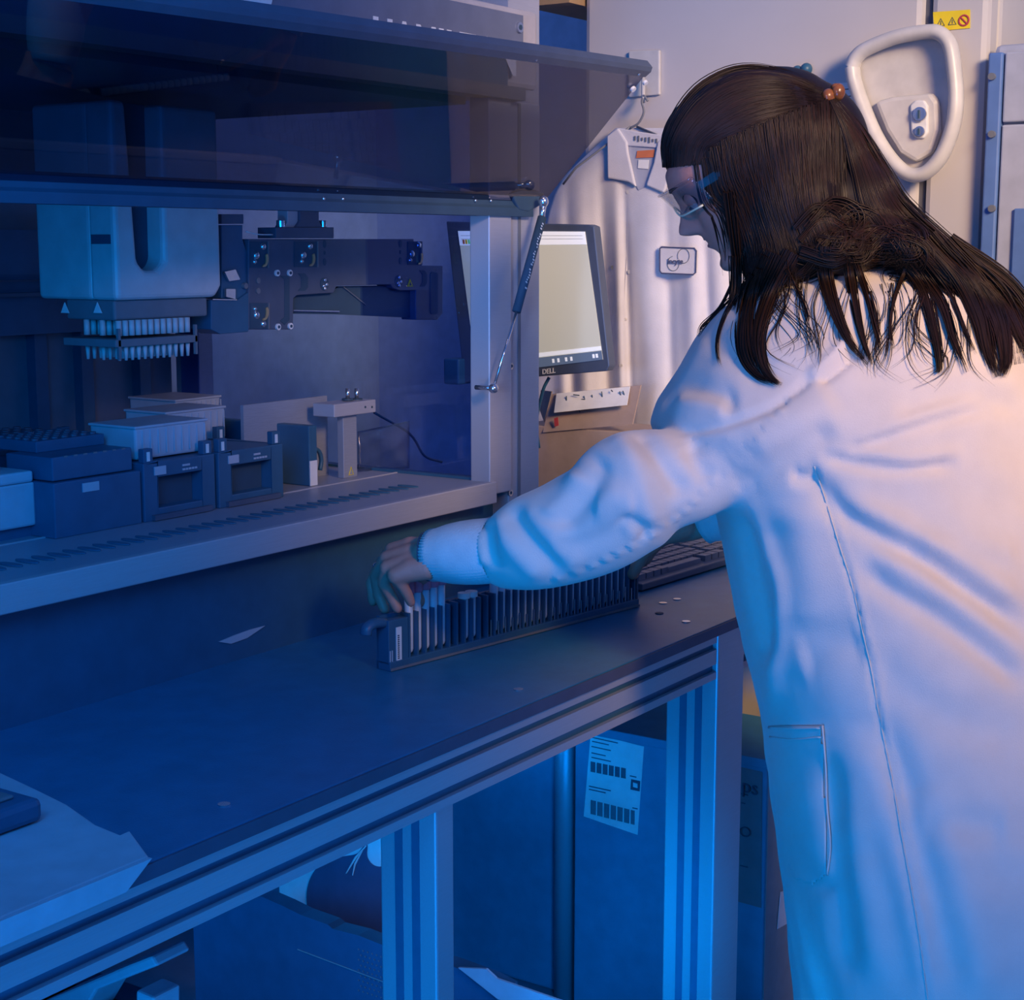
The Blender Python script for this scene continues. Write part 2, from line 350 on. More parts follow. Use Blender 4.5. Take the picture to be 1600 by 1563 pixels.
# ------------------------------------------------------------------ bench
HB, YB = .86, 1.0
bench = thing('lab_bench', 'long black-topped aluminium frame bench carrying the liquid handling machine', 'bench', (1.7, 1.55, 0))
XL, XR, YR = .45, 2.72, 2.3
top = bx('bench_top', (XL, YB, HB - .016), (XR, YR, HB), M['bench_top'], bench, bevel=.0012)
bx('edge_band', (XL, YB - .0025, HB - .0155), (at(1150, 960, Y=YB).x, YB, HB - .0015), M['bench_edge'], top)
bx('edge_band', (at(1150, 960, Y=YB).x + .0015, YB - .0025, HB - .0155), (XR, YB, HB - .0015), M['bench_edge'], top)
def rail(y0, y1, x0, x1, z1, z0, name='rail'):
    """extruded profile with two long grooves in its front"""
    h = z1 - z0; bm = B()
    zz = [z0, z0 + h * .155, z0 + h * .335, z0 + h * .66, z0 + h * .81, z1]
    y0b = y0 + .009
    prof = [(y0, z0), (y0, zz[1]), (y0b, zz[1]), (y0b, zz[2]), (y0, zz[2]), (y0, zz[3]), (y0b, zz[3]), (y0b, zz[4]), (y0, zz[4]), (y0, z1), (y1, z1), (y1, z0)]
    prism(bm, [Vector((x0, a, b)) for a, b in prof], (x1 - x0, 0, 0)); o = obj(name, bm, M['alu'], bench)
    for i, j in ((1, 2), (3, 4)): bx('groove', (x0, y0 + .0065, zz[i]), (x1, y0 + .0095, zz[j]), M['groove'], o)
    return o
ZR1, ZR0 = HB - .0165, at(850, 1189, Y=YB + .006).z
LX = [(at(645, 1290, Y=YB + .006).x, at(716, 1290, Y=YB + .006).x), (at(1119, 1070, Y=YB + .006).x, at(1160, 1070, Y=YB + .006).x)]
print('rail', ZR1, ZR0, LX)
rail(YB + .006, YB + .05, XL, LX[1][0], ZR1, ZR0)
rail(YB + .05, YB + .09, LX[1][1], XR, ZR1 - .03, ZR0 - .03)
rail(YR - .05, YR - .01, XL, XR, ZR1, ZR0)
def leg(x0, x1, y0, y1, z1, grooves=True):
    bm = B(); box(bm, (x0, y0, .02), (x1, y1, z1)); o = obj('leg', bm, M['alu'], bench, bevel=.0025)
    if grooves:
        for k in (.36, .66):
            bx('groove', (x0 - .0006, y0 + (y1 - y0) * (k - .07), .03), (x0 + .001, y0 + (y1 - y0) * (k + .07), z1 - .01), M['groove'], o)
    bm = B(); tube(bm, [((x0 + x1) / 2, (y0 + y1) / 2, 0), ((x0 + x1) / 2, (y0 + y1) / 2, .022)], .025, 16); obj('levelling_foot', bm, M['black'], o)
leg(LX[1][0], LX[1][1], YB + .004, YB + .085, ZR1)
leg(at(682, 1400, Y=YB + .012).x, LX[0][1], YB + .012, YB + .09, ZR0)

leg(.5, .58, YB + .012, YB + .09, ZR0)
pb = at(882, 1541, Z=.02); print('pipe leg', pb)
bm = B(); tube(bm, [(pb.x, pb.y, .0), (pb.x, pb.y, ZR0)], .020, 18); obj('pipe_leg', bm, M['alu2'], bench, True)
leg(2.66, 2.72, YR - .09, YR - .02, ZR1); leg(2.65, 2.71, YB + .05, YB + .11, ZR1 - .03)
leg(.5, .57, YR - .09, YR - .02, ZR1)
for (x, y, m_) in ((810, 1078, 'chrome'), (350, 1258, 'chrome'), (1030, 959, 'ink'), (1072, 972, 'chrome'), (1036, 943, 'chrome'), (1058, 937, 'chrome')):
    p = at(x, y, Z=HB); bm = B(); tube(bm, [p + Vector((0, 0, -.002)), p + Vector((0, 0, .0012))], .006, 18); s = obj('bench_screw', bm, M[m_], top)
# ------------------------------------------------------------------ liquid handling machine
MY, DZ = 1.386, 1.03
mach = thing('liquid_handler', 'large automated liquid handling machine with a raised smoked cover on the black bench', 'machine', (1.4, 1.75, HB))
bx('base_cabinet', (.5, MY + .03, HB), (2.10, 2.12, DZ - .032), M['black'], mach)
XD = 1.99
deck = bx('deck_plate', (.55, MY, DZ - .02), (XD, 2.05, DZ), M['alu2'], mach)
bx('deck_front_lip', (.55, MY - .012, DZ - .032), (XD, MY, DZ + .001), M['alu'], mach, bevel=.0015)
yy = at(600, 743, Z=DZ).y
bx('deck_seam', (.56, yy, DZ), (XD - .005, yy + .004, DZ + .0015), M['alu'], mach)
# slots along the deck front
bm = B(); p0 = at(641, 761, Z=DZ); px_, n_ = p0.x, 0
while px_ > .62:
    pts = [Vector((px_ + math.cos(t) * .0062, p0.y + .004 + math.sin(t) * .019, DZ + .0004)) for t in [2 * math.pi * k / 16 for k in range(16)]]
    prism(bm, pts, (0, 0, .0012)); px_ -= .0225
sl = obj('carrier_slots', bm, M['groove'], mach); sl['label'] = 'row of dark oval carrier slots'
# posts
pz = 1.85
def X_(x, y=500): return at(x, y, Y=MY).x
pzt = at(818, 158, Y=1.372).z
bx('post_top', (X_(795) + .001, MY + .002, pzt), (X_(843), MY + .06, pz), M['alu'], mach)
pst = bx('corner_post', (X_(795), MY, HB), (X_(843), MY + .06, pzt), M['alu'], mach, bevel=.002)
bx('post_channel', (X_(808.5), MY - .0008, HB + .02), (X_(813), MY + .002, pzt - .002), M['mid'], pst)
bx('front_column', (X_(760), MY - .006, DZ - .02), (X_(794.5), MY + .03, at(785, 150, Y=MY).z), M['alu'], mach, bevel=.002)
for (x, y) in ((797, 572), (796, 770)):
    p = at(x, y, Y=MY); bm = B(); tube(bm, [p, p + Vector((0, -.003, 0))], .0055, 16); s = obj('post_screw', bm, M['chrome'], pst)
    bm = B(); tube(bm, [p + Vector((0, -.0028, 0)), p + Vector((0, -.0036, 0))], .0025, 6); obj('hex_socket', bm, M['ink'], s)
# rear of the working space
bx('rear_wall', (.5, 2.05, DZ - .02), (1.985, 2.07, pz), M['fascia'], mach)
for x in (58, 130, 220):
    p = at(x, 560, Y=2.04); bx('rear_rib', (p.x - .012, 2.03, DZ), (p.x + .012, 2.05, 1.30), M['black'], mach)
bx('rear_beam', (.52, 2.0, at(100, 520, Y=2.0).z), (1.97, 2.05, at(100, 360, Y=2.0).z), M['black'], mach)
bx('rear_rail', (.52, 1.98, at(30, 464, Y=1.98).z), (at(330, 464, Y=1.98).x, 2.0, at(30, 458, Y=1.98).z), M['dark'], mach)
bx('rear_rail', (.52, 1.98, at(30, 440, Y=1.98).z), (at(330, 464, Y=1.98).x, 2.0, at(30, 438, Y=1.98).z), M['dark'], mach)
p = at(308, 600, Y=2.0); bx('rear_post', (p.x - .0, 1.995, DZ), (p.x + .035, 2.05, 1.30), M['alu2'], mach, bevel=.002)
# tinted side window at the right end of the working space
sw = bx('side_window', (XD - .002, MY + .035, DZ + .002), (XD + .003, 2.03, 1.63), M['side_glass'], mach)
bx('side_sill', (XD - .006, MY + .03, DZ - .02), (XD + .012, 2.05, DZ + .004), M['black'], mach)
bx('left_end_wall', (.5, MY + .02, DZ - .02), (.515, 2.05, pz), M['fascia'], mach)
# housing above the opening
FY = 1.372
zt = at(818, 158, Y=FY).z; zb1 = at(818, 138, Y=FY).z
bx('housing', (.5, FY + .04, zt + .01), (at(850, 60, Y=FY).x, 2.12, at(850, 22, Y=FY).z), M['beige'], mach, bevel=.012)
fx1 = at(818, 60, Y=FY).x
bx('housing_front', (.5, FY + .01, zb1), (at(850, 60, Y=FY).x, FY + .045, at(850, 18, Y=FY).z), M['beige'], mach, bevel=.008)
fa = bx('fascia_panel', (.5, FY, at(818, 80, Y=FY).z), (fx1, FY + .012, at(818, 24, Y=FY).z), M['fascia'], mach, bevel=.001)
lint = bx('light_lintel', (.5, FY - .004, zt), (fx1, FY + .03, zb1), M['mid'], mach)
dk = [(.5, 0), ]
zc = at(788, 98, Y=FY).z; xc = at(790, 98, Y=FY).x
pts = [Vector((.5, FY + .002, zb1))] + [Vector((xc, FY + .002, zb1))] + [Vector((xc - .02 + .02 * math.cos(t), FY + .002, zc - .01 + .02 * math.sin(t))) for t in np.linspace(0, math.pi / 2, 6)] + [Vector((.5, FY + .002, zc + .01))]
bm = B(); prism(bm, pts, (0, -.006, 0)); obj('dark_upper_window', bm, M['black'], mach)
text('fascia_lettering', 'HAMILTON', .064, at(583, 25, Y=FY - .001) - Vector((0, 0, .046)), (1, 0, 0), UP, M['offwhite'], fa, bold=.0024, spacing=1.1, fit=(at(806, 60, Y=FY).x - at(583, 25, Y=FY).x))
c = at(392, -18, Y=FY - .001); bm = B(); tube(bm, [c, c + Vector((0, -.002, 0))], .036, 40); obj('round_emblem', bm, M['offwhite'], fa)
p = at(810, 43, Y=FY); bm = B(); tube(bm, [p, p + Vector((0, -.004, 0))], .0075, 20); s = obj('fascia_screw', bm, M['chrome'], fa)
bm = B(); tube(bm, [p + Vector((0, -.0038, 0)), p + Vector((0, -.0048, 0))], .004, 6); obj('hex_socket', bm, M['ink'], s)
bx('inner_ceiling', (.52, FY + .05, zt - .008), (1.98, 2.05, zt + .012), M['black'], mach)
# raised cover
XC = 2.127
hA = at(845, 322, X=XC); hB = at(1012, 112, X=XC); print('cover', hA, hB)
cover = thing('raised_cover', 'x', 'x'); del cover['label'], cover['category']; cover.parent = mach; cover.location = hA - mach.location
cdv = (hB - hA).normalized(); cn = Vector((0, cdv.z, -cdv.y)); cn = cn if cn.y < 0 else -cn
a0 = hA + cdv * .0; b0 = hB
xl = .42
hL0 = at(0, -28, Y=hB.y); dzx = (hB.z - hL0.z) / (hB.x - hL0.x); print('edge drop', dzx)
LZ = (XC - xl) * dzx
bm = B(); prism(bm, [Vector((xl, a0.y, a0.z)), Vector((XC - .03, a0.y, a0.z)), a0 + cdv * .02, b0, Vector((xl, b0.y, b0.z - LZ))], cn * -.005); obj('smoked_window', bm, M['smoke'], cover)
# lower channel
z0, z1 = at(820, 339, Y=MY).z, at(800, 303, Y=MY).z
pts = [(hA.y - .012, z0), (hA.y + .018, z0), (hA.y + .018, z0 + .012), (hA.y + .006, z0 + .014), (hA.y + .006, z1 - .002), (hA.y - .004, z1), (hA.y - .008, z0 + .016), (hA.y - .012, z0 + .012)]
bm = B(); prism(bm, [Vector((xl, a, b)) for a, b in pts], (at(823, 330, Y=MY).x - xl, 0, 0)); ch = obj('hinge_channel', bm, M['ink'], cover)
q = [at(800, 303, Y=MY - .013), at(826, 293, Y=MY - .013), at(851, 302, Y=MY - .013), at(847, 320, Y=MY - .013), at(826, 331, Y=MY - .013), at(812, 328, Y=MY - .013)]
pr('end_cap', q, (0, .02, 0), M['ink'], cover, bevel=.002)
for x in (200, 239, 506, 536, 743, 767):
    p = at(x, 307 + .02 * (x - 200) * .6, Y=hA.y - .009); bm = B(); ell(bm, p, (.0025, .002, .0025), seg=10, rings=6); obj('channel_screw', bm, M['chrome'], ch, True)
# upper rail: bevelled bar along the free edge
up_ = cdv
e1 = b0 + up_ * .004
prof = [e1 + cn * .005, e1 + up_ * .006 + cn * .002, e1 + up_ * .007 - cn * .011, e1 - up_ * .006 - cn * .011, e1 - up_ * .012 - cn * .004, e1 - up_ * .012 + cn * .003]
bm = B(); prism(bm, [Vector((xl, q.y, q.z - LZ)) for q in prof], (XC - .001 - xl, 0, LZ)); rl = obj('edge_rail', bm, M['dark'], cover)
for x in (400, 642, 836, 997):
    yv = {400: 28, 642: 64, 836: 92, 997: 115}[x]
    p = at(x, yv, Y=(e1 - up_ * .010 + cn * .003).y); bm = B(); ell(bm, p + cn * .001, (.003, .003, .003), seg=10, rings=6); obj('rail_screw', bm, M['chrome'], rl, True)
for (x, y, s_) in ((988, 138, .0045), (1007, 128, .004)):
    p = at(x, y, Y=hB.y + .02); bm = B(); tube(bm, [p, p + cn * .004], s_, 14); obj('cover_stud', bm, M['white'], cover)
# gas spring
def G(x, y): return at(x, y, Y=MY - .03)
gs0, gs1, gs2, gs3 = G(849, 318), G(843, 338), G(807, 487), G(771, 607)
bm = B(); tube(bm, [G(847, 340), gs2], .0068, 16); gs = obj('gas_spring', bm, M['ink'], mach, True)
bm = B(); tube(bm, [gs2, G(773, 600)], .0022, 10); obj('spring_rod', bm, M['chrome'], gs, True)
bm = B(); tube(bm, [G(850, 318), G(846, 342)], .0045, 12); obj('spring_neck', bm, M['chrome'], gs, True)
bm = B(); ell(bm, G(849, 315), (.008, .008, .009)); obj('upper_ball_joint', bm, M['chrome'], gs, True)
bm = B(); ell(bm, gs3, (.0075, .0075, .0075)); tube(bm, [gs3, gs3 + Vector((0, .032, 0))], .0035, 10); obj('lower_ball_joint', bm, M['chrome'], gs, True)
dv = (gs2 - G(847, 340)).normalized(); sd = Vector((dv.z, 0, -dv.x)); sd = sd if sd.x > 0 else -sd
for k in range(26):
    if k % 7 == 3: continue
    q = G(842, 350) + dv * (.0042 * k) + sd * (.0015 * math.sin(k * 5.1)) + Vector((0, -.0072, 0))
    bm = B(); obox(bm, q, dv, sd, Vector((0, 1, 0)), (.0022, .0035 + .0015 * math.sin(k * 3.3), .0006)); obj('printed_mark', bm, M['white'], gs)
# pipetting head (moves along the machine's rail: a part of it)
HY = 1.60
def sub(name, parent, loc):
    o = bpy.data.objects.new(name, None); C.objects.link(o); o.parent = parent; o.location = Vector(loc) - wmat(parent).translation; o.empty_display_size = .03; return o
cn_ = at(183, 470, Y=HY); xr_ = at(348, 460, Y=HY).x
# where the left face's far edge meets pixel 59
yl = HY
while project([(cn_.x, yl, cn_.z)])[0][0] > 60: yl += .002
zt2 = at(120, 150, Y=HY).z
body = B()
nx0, nx1, nz = at(211, 420, Y=HY).x, at(257, 420, Y=HY).x, at(230, 423, Y=HY).z
x0h, x1h, z0h = cn_.x, xr_, cn_.z
outl = [(x0h, z0h), (x1h - .012, z0h), (x1h, z0h + .015), (x1h, zt2), (nx1 + .002, zt2), (nx1, nz + .012), (nx1 - .012, nz), (nx0 + .018, nz), (nx0 + .006, nz + .012), (nx0 - .006, zt2), (x0h, zt2)]
prism(body, [Vector((a, HY, b)) for a, b in outl], (0, .05, 0))
box(body, (x0h, HY + .045, z0h), (x1h, yl, zt2))
ph = obj('pipetting_head', body, M['head_cover'], mach, bevel=.007, seg=3)
bx('notch_back', (nx0 - .004, HY + .03, nz), (nx1 + .002, HY + .044, zt2), M['ink'], ph)
p = at(158, 374, X=x0h); bx('side_recess', (x0h - .001, p.y - .018, p.z - .006), (x0h + .006, p.y + .018, p.z + .006), M['ink'], ph)
bx('base_tier', (x0h + .004, HY + .01, z0h - .026), (x1h - .02, yl - .05, z0h), M['mid'], ph, bevel=.003)
for x in (102, 153):
    q = at(x, 482, X=x0h + .002); bm = B(); prism(bm, [q + Vector((0, -.008, -.006)), q + Vector((0, .008, -.006)), q + Vector((0, 0, .008))], (-.001, 0, 0)); obj('warning_triangle', bm, M['white'], ph)
# tip rows
zt3 = z0h - .026; sx = (x1h - x0h - .07) / 11
bm = B(); box(bm, (x0h - .005, HY + .0, zt3 - .034), (x1h - .05, HY + .10, zt3 - .024)); obj('tip_plate', bm, M['mid'], ph, bevel=.001)
for j in range(3):
    for i in range(12):
        x_, y_ = x0h + .008 + sx * i, HY + .008 + j * .030
        bm = B(); tube(bm, [(x_, y_, zt3), (x_, y_, zt3 - .020)], .0042, 10); tube(bm, [(x_, y_, zt3 - .034), (x_, y_, zt3 - .052)], [.0034, .002], 10); obj('tip_channel', bm, M['head_cover'], ph, True)
for (xa, ya) in ((x0h + .0, HY + .0), (x1h - .055, HY + .0)): bx('tip_guide', (xa, ya, zt3 - .05), (xa + .004, ya + .004, zt3 - .01), M['mid'], ph)
# gripper arm
GY = 1.62
def g(x, y, Y=GY): return at(330 + x * .24375, 320 + y * .24375, Y=Y)
outline = [(240, 410), (240, 220), (1300, 220), (1300, 285), (1350, 292), (1352, 390), (1485, 392), (1485, 695), (1450, 738), (1312, 738), (1312, 548), (1210, 550), (1165, 535), (1150, 512), (805, 520), (785, 565), (550, 580), (528, 600), (525, 800), (240, 800)]
bm = B(); prism(bm, [g(*p) for p in outline], (0, .030, 0)); ga = obj('gripper_arm', bm, M['dark'], mach, bevel=.0012)
def plate(pts, m, name, y0=-.001, y1=.002, par=ga, bevel=0):
    bm = B(); prism(bm, [g(*p) + Vector((0, y0, 0)) for p in pts], (0, y1 - y0, 0)); return obj(name, bm, M[m], par, bevel=bevel)
def rect(x0, y0, x1, y1): return [(x0, y0), (x1, y0), (x1, y1), (x0, y1)]
for (x0, y0, x1, y1) in ((245, 235, 362, 405), (530, 235, 680, 400), (1258, 235, 1345, 385), (245, 630, 365, 795)):
    plate(rect(x0, y0, x1, y1), 'ink', 'pulley_pocket', -.0012, .001)
    fr = plate(rect(x1 - 6, y0, x1, y1), 'mid', 'pocket_edge', -.003, 0)
    cx2, cy2 = (x0 + x1) / 2 + 8, (y0 + y1) / 2
    fl = 1 if y0 < 600 else -1
    q = g(cx2 + 20, cy2 + 25 * fl, GY - .002); a = [q + Vector((math.cos(t) * .010, 0, math.sin(t) * .012)) for t in np.linspace(-1.9, .6, 10)]; b = [q + Vector((math.cos(t) * .004 + .001, 0, math.sin(t) * .009)) for t in np.linspace(.6, -1.9, 10)]
    bm = B(); prism(bm, a + b, (0, -.002, 0)); obj('brass_wheel', bm, M['brass'], ga)
    for (dx, dy, rr) in ((-25, 5 * fl, .0062), (18, -52 * fl, .0055), (-38, 45 * fl, .004)):
        q = g(cx2 + dx, cy2 + dy, GY - .001); bm = B(); ell(bm, q, (rr, .005, rr), seg=12, rings=8); obj('bearing', bm, M['chrome'], ga, True)
for (x, y, rx, ry) in ((726, 252, .0036, .006), (726, 308, .002, .003), (726, 367, .0034, .0055), (1212, 250, .0036, .006), (1212, 304, .002, .003), (1212, 360, .0034, .0055)):
    q = g(x, y, GY); pts = [q + Vector((rx * math.cos(t), -.0008, ry * math.sin(t))) for t in np.linspace(0, 2 * math.pi, 15)[:-1]]; bm = B(); prism(bm, pts, (0, .002, 0)); obj('drilled_hole', bm, M['ink'], ga)
for (x, y) in ((724, 508), (1200, 490)):
    q = g(x, y); bm = B(); tube(bm, [q + Vector((0, -.001, 0)), q], .0098, 24); o_ = obj('screw_recess', bm, M['ink'], ga)
    for (dx, dz) in ((0, .006), (.004, -.001), (-.003, -.003), (0, -.007)):
        bm = B(); ell(bm, q + Vector((dx, -.002, dz)), (.0032, .002, .0032), seg=10, rings=6); obj('screw_head', bm, M['chrome'], o_, True)
for (x, y) in ((418, 438), (499, 437), (424, 783), (503, 778)):
    q = g(x, y); bm = B(); tube(bm, [q, q + Vector((0, -.003, 0))], .0048, 16); tt = obj('plate_screw', bm, M['white'], ga)
    bm = B(); tube(bm, [q + Vector((0, -.0028, 0)), q + Vector((0, -.004, 0))], .0024, 6); obj('hex_socket', bm, M['ink'], tt)
for (x, y) in ((218, 520), (298, 486), (298, 552)):
    q = g(x, y); bm = B(); tube(bm, [q + Vector((0, .004, 0)), q + Vector((0, -.002, 0))], .0042, 14); obj('side_screw', bm, M['mid'], ga)
plate([(555, 440), (600, 440), (618, 465), (618, 530), (600, 552), (555, 552), (575, 530), (575, 465)], 'ink', 'oval_recess', -.0008, .001)
plate([(1335, 420), (1365, 420), (1382, 445), (1382, 500), (1365, 525), (1335, 525), (1352, 500), (1352, 445)], 'ink', 'oval_recess', -.0008, .001)
plate([(1402, 445), (1412, 430), (1440, 430), (1450, 445), (1450, 690), (1440, 702), (1412, 702), (1402, 690)], 'ink', 'tall_slot', -.001, .001)
plate([(440, 455), (500, 455), (500, 740), (470, 770), (440, 745), (468, 720), (468, 480)], 'ink', 'guide_slot', -.0008, .001)
q = plate([(1255, 525), (1290, 525), (1272, 475)], 'yellow', 'warning_triangle', -.0014, 0); 
plate([(1266, 518), (1279, 518), (1272, 495)], 'ink', 'warning_mark', -.002, 0)
plate([(528, 585), (800, 560), (860, 525), (1140, 520), (1200, 552), (1312, 548), (1312, 725), (870, 705), (525, 700)], 'ink', 'lower_jaw', .012, .028)
bm = B(); tube(bm, [g(525, 680, GY + .009), g(820, 686, GY + .009)], .0014, 6); obj('jaw_edge', bm, M['chrome'], ga)
bm = B(); tube(bm, [g(850, 528, GY + .009), g(990, 640, GY + .009)], .0008, 6); obj('jaw_wire', bm, M['mid'], ga)
plate([(0, 610), (170, 610), (240, 560), (240, 815), (60, 830), (0, 800)], 'black', 'drive_block', .0, .04, bevel=.001)
plate([(80, 130), (215, 130), (215, 220), (240, 300), (240, 620), (80, 600)], 'black', 'arm_carriage', .004, .05, bevel=.001)
plate([(80, 430), (150, 415), (180, 480), (110, 490)], 'chrome', 'linkage', -.002, .002)
plate([(90, 540), (150, 540), (150, 605), (90, 590)], 'chrome', 'linkage', -.002, .002)
plate([(0, 603), (155, 606), (155, 613), (0, 610)], 'chrome', 'bright_edge', -.003, .0)
plate([(80, 60), (220, 60), (220, 122), (80, 122)], 'dark', 'cable_clamp', .004, .03)
plate([(395, 145), (768, 145), (768, 215), (395, 215)], 'dark', 'mount_bracket', -.006, .03, bevel=.001)
plate([(555, -120), (678, -120), (678, 100), (700, 146), (530, 146), (556, 100)], 'dark', 'mount_column', -.004, .03, bevel=.001)
plate([(490, -120), (556, -120), (556, 110), (530, 146), (470, 146), (490, 110)], 'alu', 'column_flank', .0, .02, bevel=.001)
for x in (445, 716):
    q = g(x, 146, GY + .004); bm = B(); tube(bm, [q, q + Vector((0, 0, .0105))], .0062, 18); obj('bracket_bolt', bm, M['chrome'], ga, bevel=.0008)
bm = B(); tube(bm, catmull([g(225, 172), g(300, 190), g(395, 192)], 5), .001, 6); obj('cable', bm, M['white'], ga, True)

# ------------------------------------------------------------------ labware on the deck
def labbox(name, label, cat, pl, pn, prr, zt_, zb_, m, group=None, bevel=.002, parent=None):
    """block whose top has its far-left corner at pixel pl, near corner at pn and right corner at prr"""
    n_ = at(*pn, Z=zt_); l_ = at(*pl, Z=zt_); r_ = at(*prr, Z=zt_)
    lo, hi = (n_.x, n_.y, zb_), (r_.x, l_.y, zt_)
    o = bx(name, lo, hi, M[m], parent, bevel=bevel)
    if label: tag(o, label, cat, group)
    return o, Vector(lo), Vector(hi)
def Z5(x, y): return (x * .25, 580 + y * .25)
def tray_at(label, x0, y0, sx_, sy_, zt_, h):
    o = thing('frosted_tray', label, 'tray', (x0 + sx_ / 2, y0 + sy_ / 2, zt_ - h), group='frosted trays on the deck')
    bm = B(); z0 = zt_ - h
    prism(bm, [Vector((x0 + .003, y0 + .003, z0)), Vector((x0 + sx_ - .003, y0 + .003, z0)), Vector((x0 + sx_, y0, zt_ - .002)), Vector((x0, y0, zt_ - .002))], (0, sy_, 0))
    obj('tray_wall', bm, M['trans'], o, bevel=.003)
    bx('rim', (x0 - .0015, y0 - .0015, zt_ - .0035), (x0 + sx_ + .0015, y0 + sy_ + .0015, zt_), M['trans'], o, bevel=.001)
    for k in range(9): bx('side_rib', (x0 + .012 + k * sx_ / 9.2, y0 - .0008, z0 + .006), (x0 + .0135 + k * sx_ / 9.2, y0 + .001, zt_ - .006), M['trans'], o)
    return o
tray_at('nearest frosted plastic tray, on the black carrier frame', 1.442, 1.558, .128, .085, 1.152, .044)
tray_at('frosted plastic tray standing right behind the nearest tray', 1.609, 1.676, .118, .082, 1.150, .051)
tray_at('farthest frosted plastic tray, only its top edge showing', 1.735, 1.785, .095, .10, 1.152, .05)
# black carrier frames (one open window in front, corner posts on top)
def carrier(label, x0, x1, y0, y1, zt_, window=True, labelpx=None):
    o = thing('plate_carrier', label, 'carrier', ((x0 + x1) / 2, (y0 + y1) / 2, DZ), group='black plate carriers on the deck')
    bm = B(); t = .024
    if window:
        box(bm, (x0, y0, DZ), (x0 + t, y1, zt_)); box(bm, (x1 - t, y0, DZ), (x1, y1, zt_)); box(bm, (x0 + t, y0, zt_ - .02), (x1 - t, y1, zt_)); box(bm, (x0 + t, y0, DZ), (x1 - t, y1, DZ + .016))
    else: box(bm, (x0, y0, DZ), (x1, y1, zt_))
    obj('frame', bm, M['black'], o, bevel=.0015)
    if window:
        bx('inner_back', (x0 + t, y0 + .02, DZ + .016), (x1 - t, y0 + .024, zt_ - .02), M['ink'], o)
        bx('foot_rail', (x0 + .012, y0 - .006, DZ + .001), (x1 - .012, y0 + .01, DZ + .008), M['dark'], o)
    for xx in (x0 + .003, x1 - .019):
        for yy_ in (y0 + .002, y1 - .012):
            pst_ = bx('corner_guide', (xx, yy_, zt_), (xx + .016, yy_ + .01, zt_ + .018), M['black'], o, bevel=.001)
            bx('guide_spring', (xx + .005, yy_ - .001, zt_ + .002), (xx + .010, yy_ + .001, zt_ + .014), M['white'], pst_)
    return o
c1 = carrier('black plate carrier with a square window under the nearest frosted tray', 1.437, 1.565, 1.54, 1.66, 1.106)
c2 = carrier('rightmost black plate carrier with a square window and no tray', 1.572, 1.70, 1.54, 1.66, 1.106)
c3 = carrier('black plate carrier frame behind the windowed carriers, holding the rear trays', 1.60, 1.722, 1.675, 1.90, 1.098, False)
c4 = carrier('small black plate carrier at the back under the farthest frosted tray', 1.757, 1.835, 1.775, 1.90, 1.10, False)
for c_, x0 in ((c1, 1.437), (c2, 1.572)):
    bx('paper_label', (x0 + .018, 1.5385, 1.089), (x0 + .038, 1.540, 1.100), M['trans'], c_)
    for k in range(5): bx('printed_mark', (x0 + .068 + k * .0055, 1.5388, 1.090), (x0 + .072 + k * .0055, 1.540, 1.0925), M['trans'], c_)
    bx('printed_mark', (x0 + .068, 1.5388, 1.0955), (x0 + .081, 1.540, 1.098), M['trans'], c_)
# big black block with tiers
bk = thing('tip_carrier', 'large plain black carrier block with stepped black tip racks and a small pale label', 'carrier', (1.36, 1.62, DZ))
bx('block', (1.292, 1.54, DZ), (1.432, 1.66, 1.098), M['black'], bk, bevel=.0015)
bx('block_label', (1.336, 1.5385, 1.082), (1.362, 1.540, 1.093), M['trans'], bk)
bx('tip_rack', (1.298, 1.548, 1.099), (1.426, 1.633, 1.128), M['black'], bk, bevel=.0015)
bx('tip_rack', (1.318, 1.60, 1.128), (1.428, 1.70, 1.142), M['black'], bk, bevel=.001)
for k in range(7): bx('rack_edge_mark', (1.316 + k * .0155, 1.5475, 1.1265), (1.322 + k * .0155, 1.549, 1.1285), M['mid'], bk)
for j in range(5):
    for i in range(7): bm = B(); tube(bm, [(1.326 + i * .0155, 1.612 + j * .016, 1.142), (1.326 + i * .0155, 1.612 + j * .016, 1.1445)], .0045, 10); obj('tip_collar', bm, M['dark'], bk)
# row of low black racks behind, with small details
for (x0, y0, w_, d_, h_, lab) in ((1.44, 1.86, .13, .085, .085, 'dark rack behind the stepped black block, showing a small white clip'), (1.28, 1.76, .14, .09, .088, 'low black tip rack behind the large carrier block'), (1.13, 1.78, .14, .10, .088, 'low black tip rack at the left edge, far row')):
    o = thing('black_rack', lab, 'rack', (x0 + w_ / 2, y0 + d_ / 2, DZ), group='black racks in the far row')
    bx('rack_body', (x0, y0, DZ), (x0 + w_, y0 + d_, DZ + h_), M['black'], o, bevel=.002)
    bx('rack_lip', (x0 - .002, y0 - .002, DZ + h_ - .012), (x0 + w_ + .002, y0 + d_ + .002, DZ + h_ - .006), M['dark'], o)
    for k in range(4): bx('clip', (x0 + .015 + k * .03, y0 - .003, DZ + h_ - .002), (x0 + .021 + k * .03, y0 + .003, DZ + h_ + .003), M['mid'], o)
    bx('white_clip', (x0 + .012, y0 - .004, DZ + h_ - .018), (x0 + .020, y0 - .001, DZ + h_ - .012), M['white'], o)
    for j in range(3):
        for i in range(6): bm = B(); tube(bm, [(x0 + .015 + i * .02, y0 + .02 + j * .024, DZ + h_), (x0 + .015 + i * .02, y0 + .02 + j * .024, DZ + h_ + .004)], .006, 10); obj('tip_collar', bm, M['dark'], o)
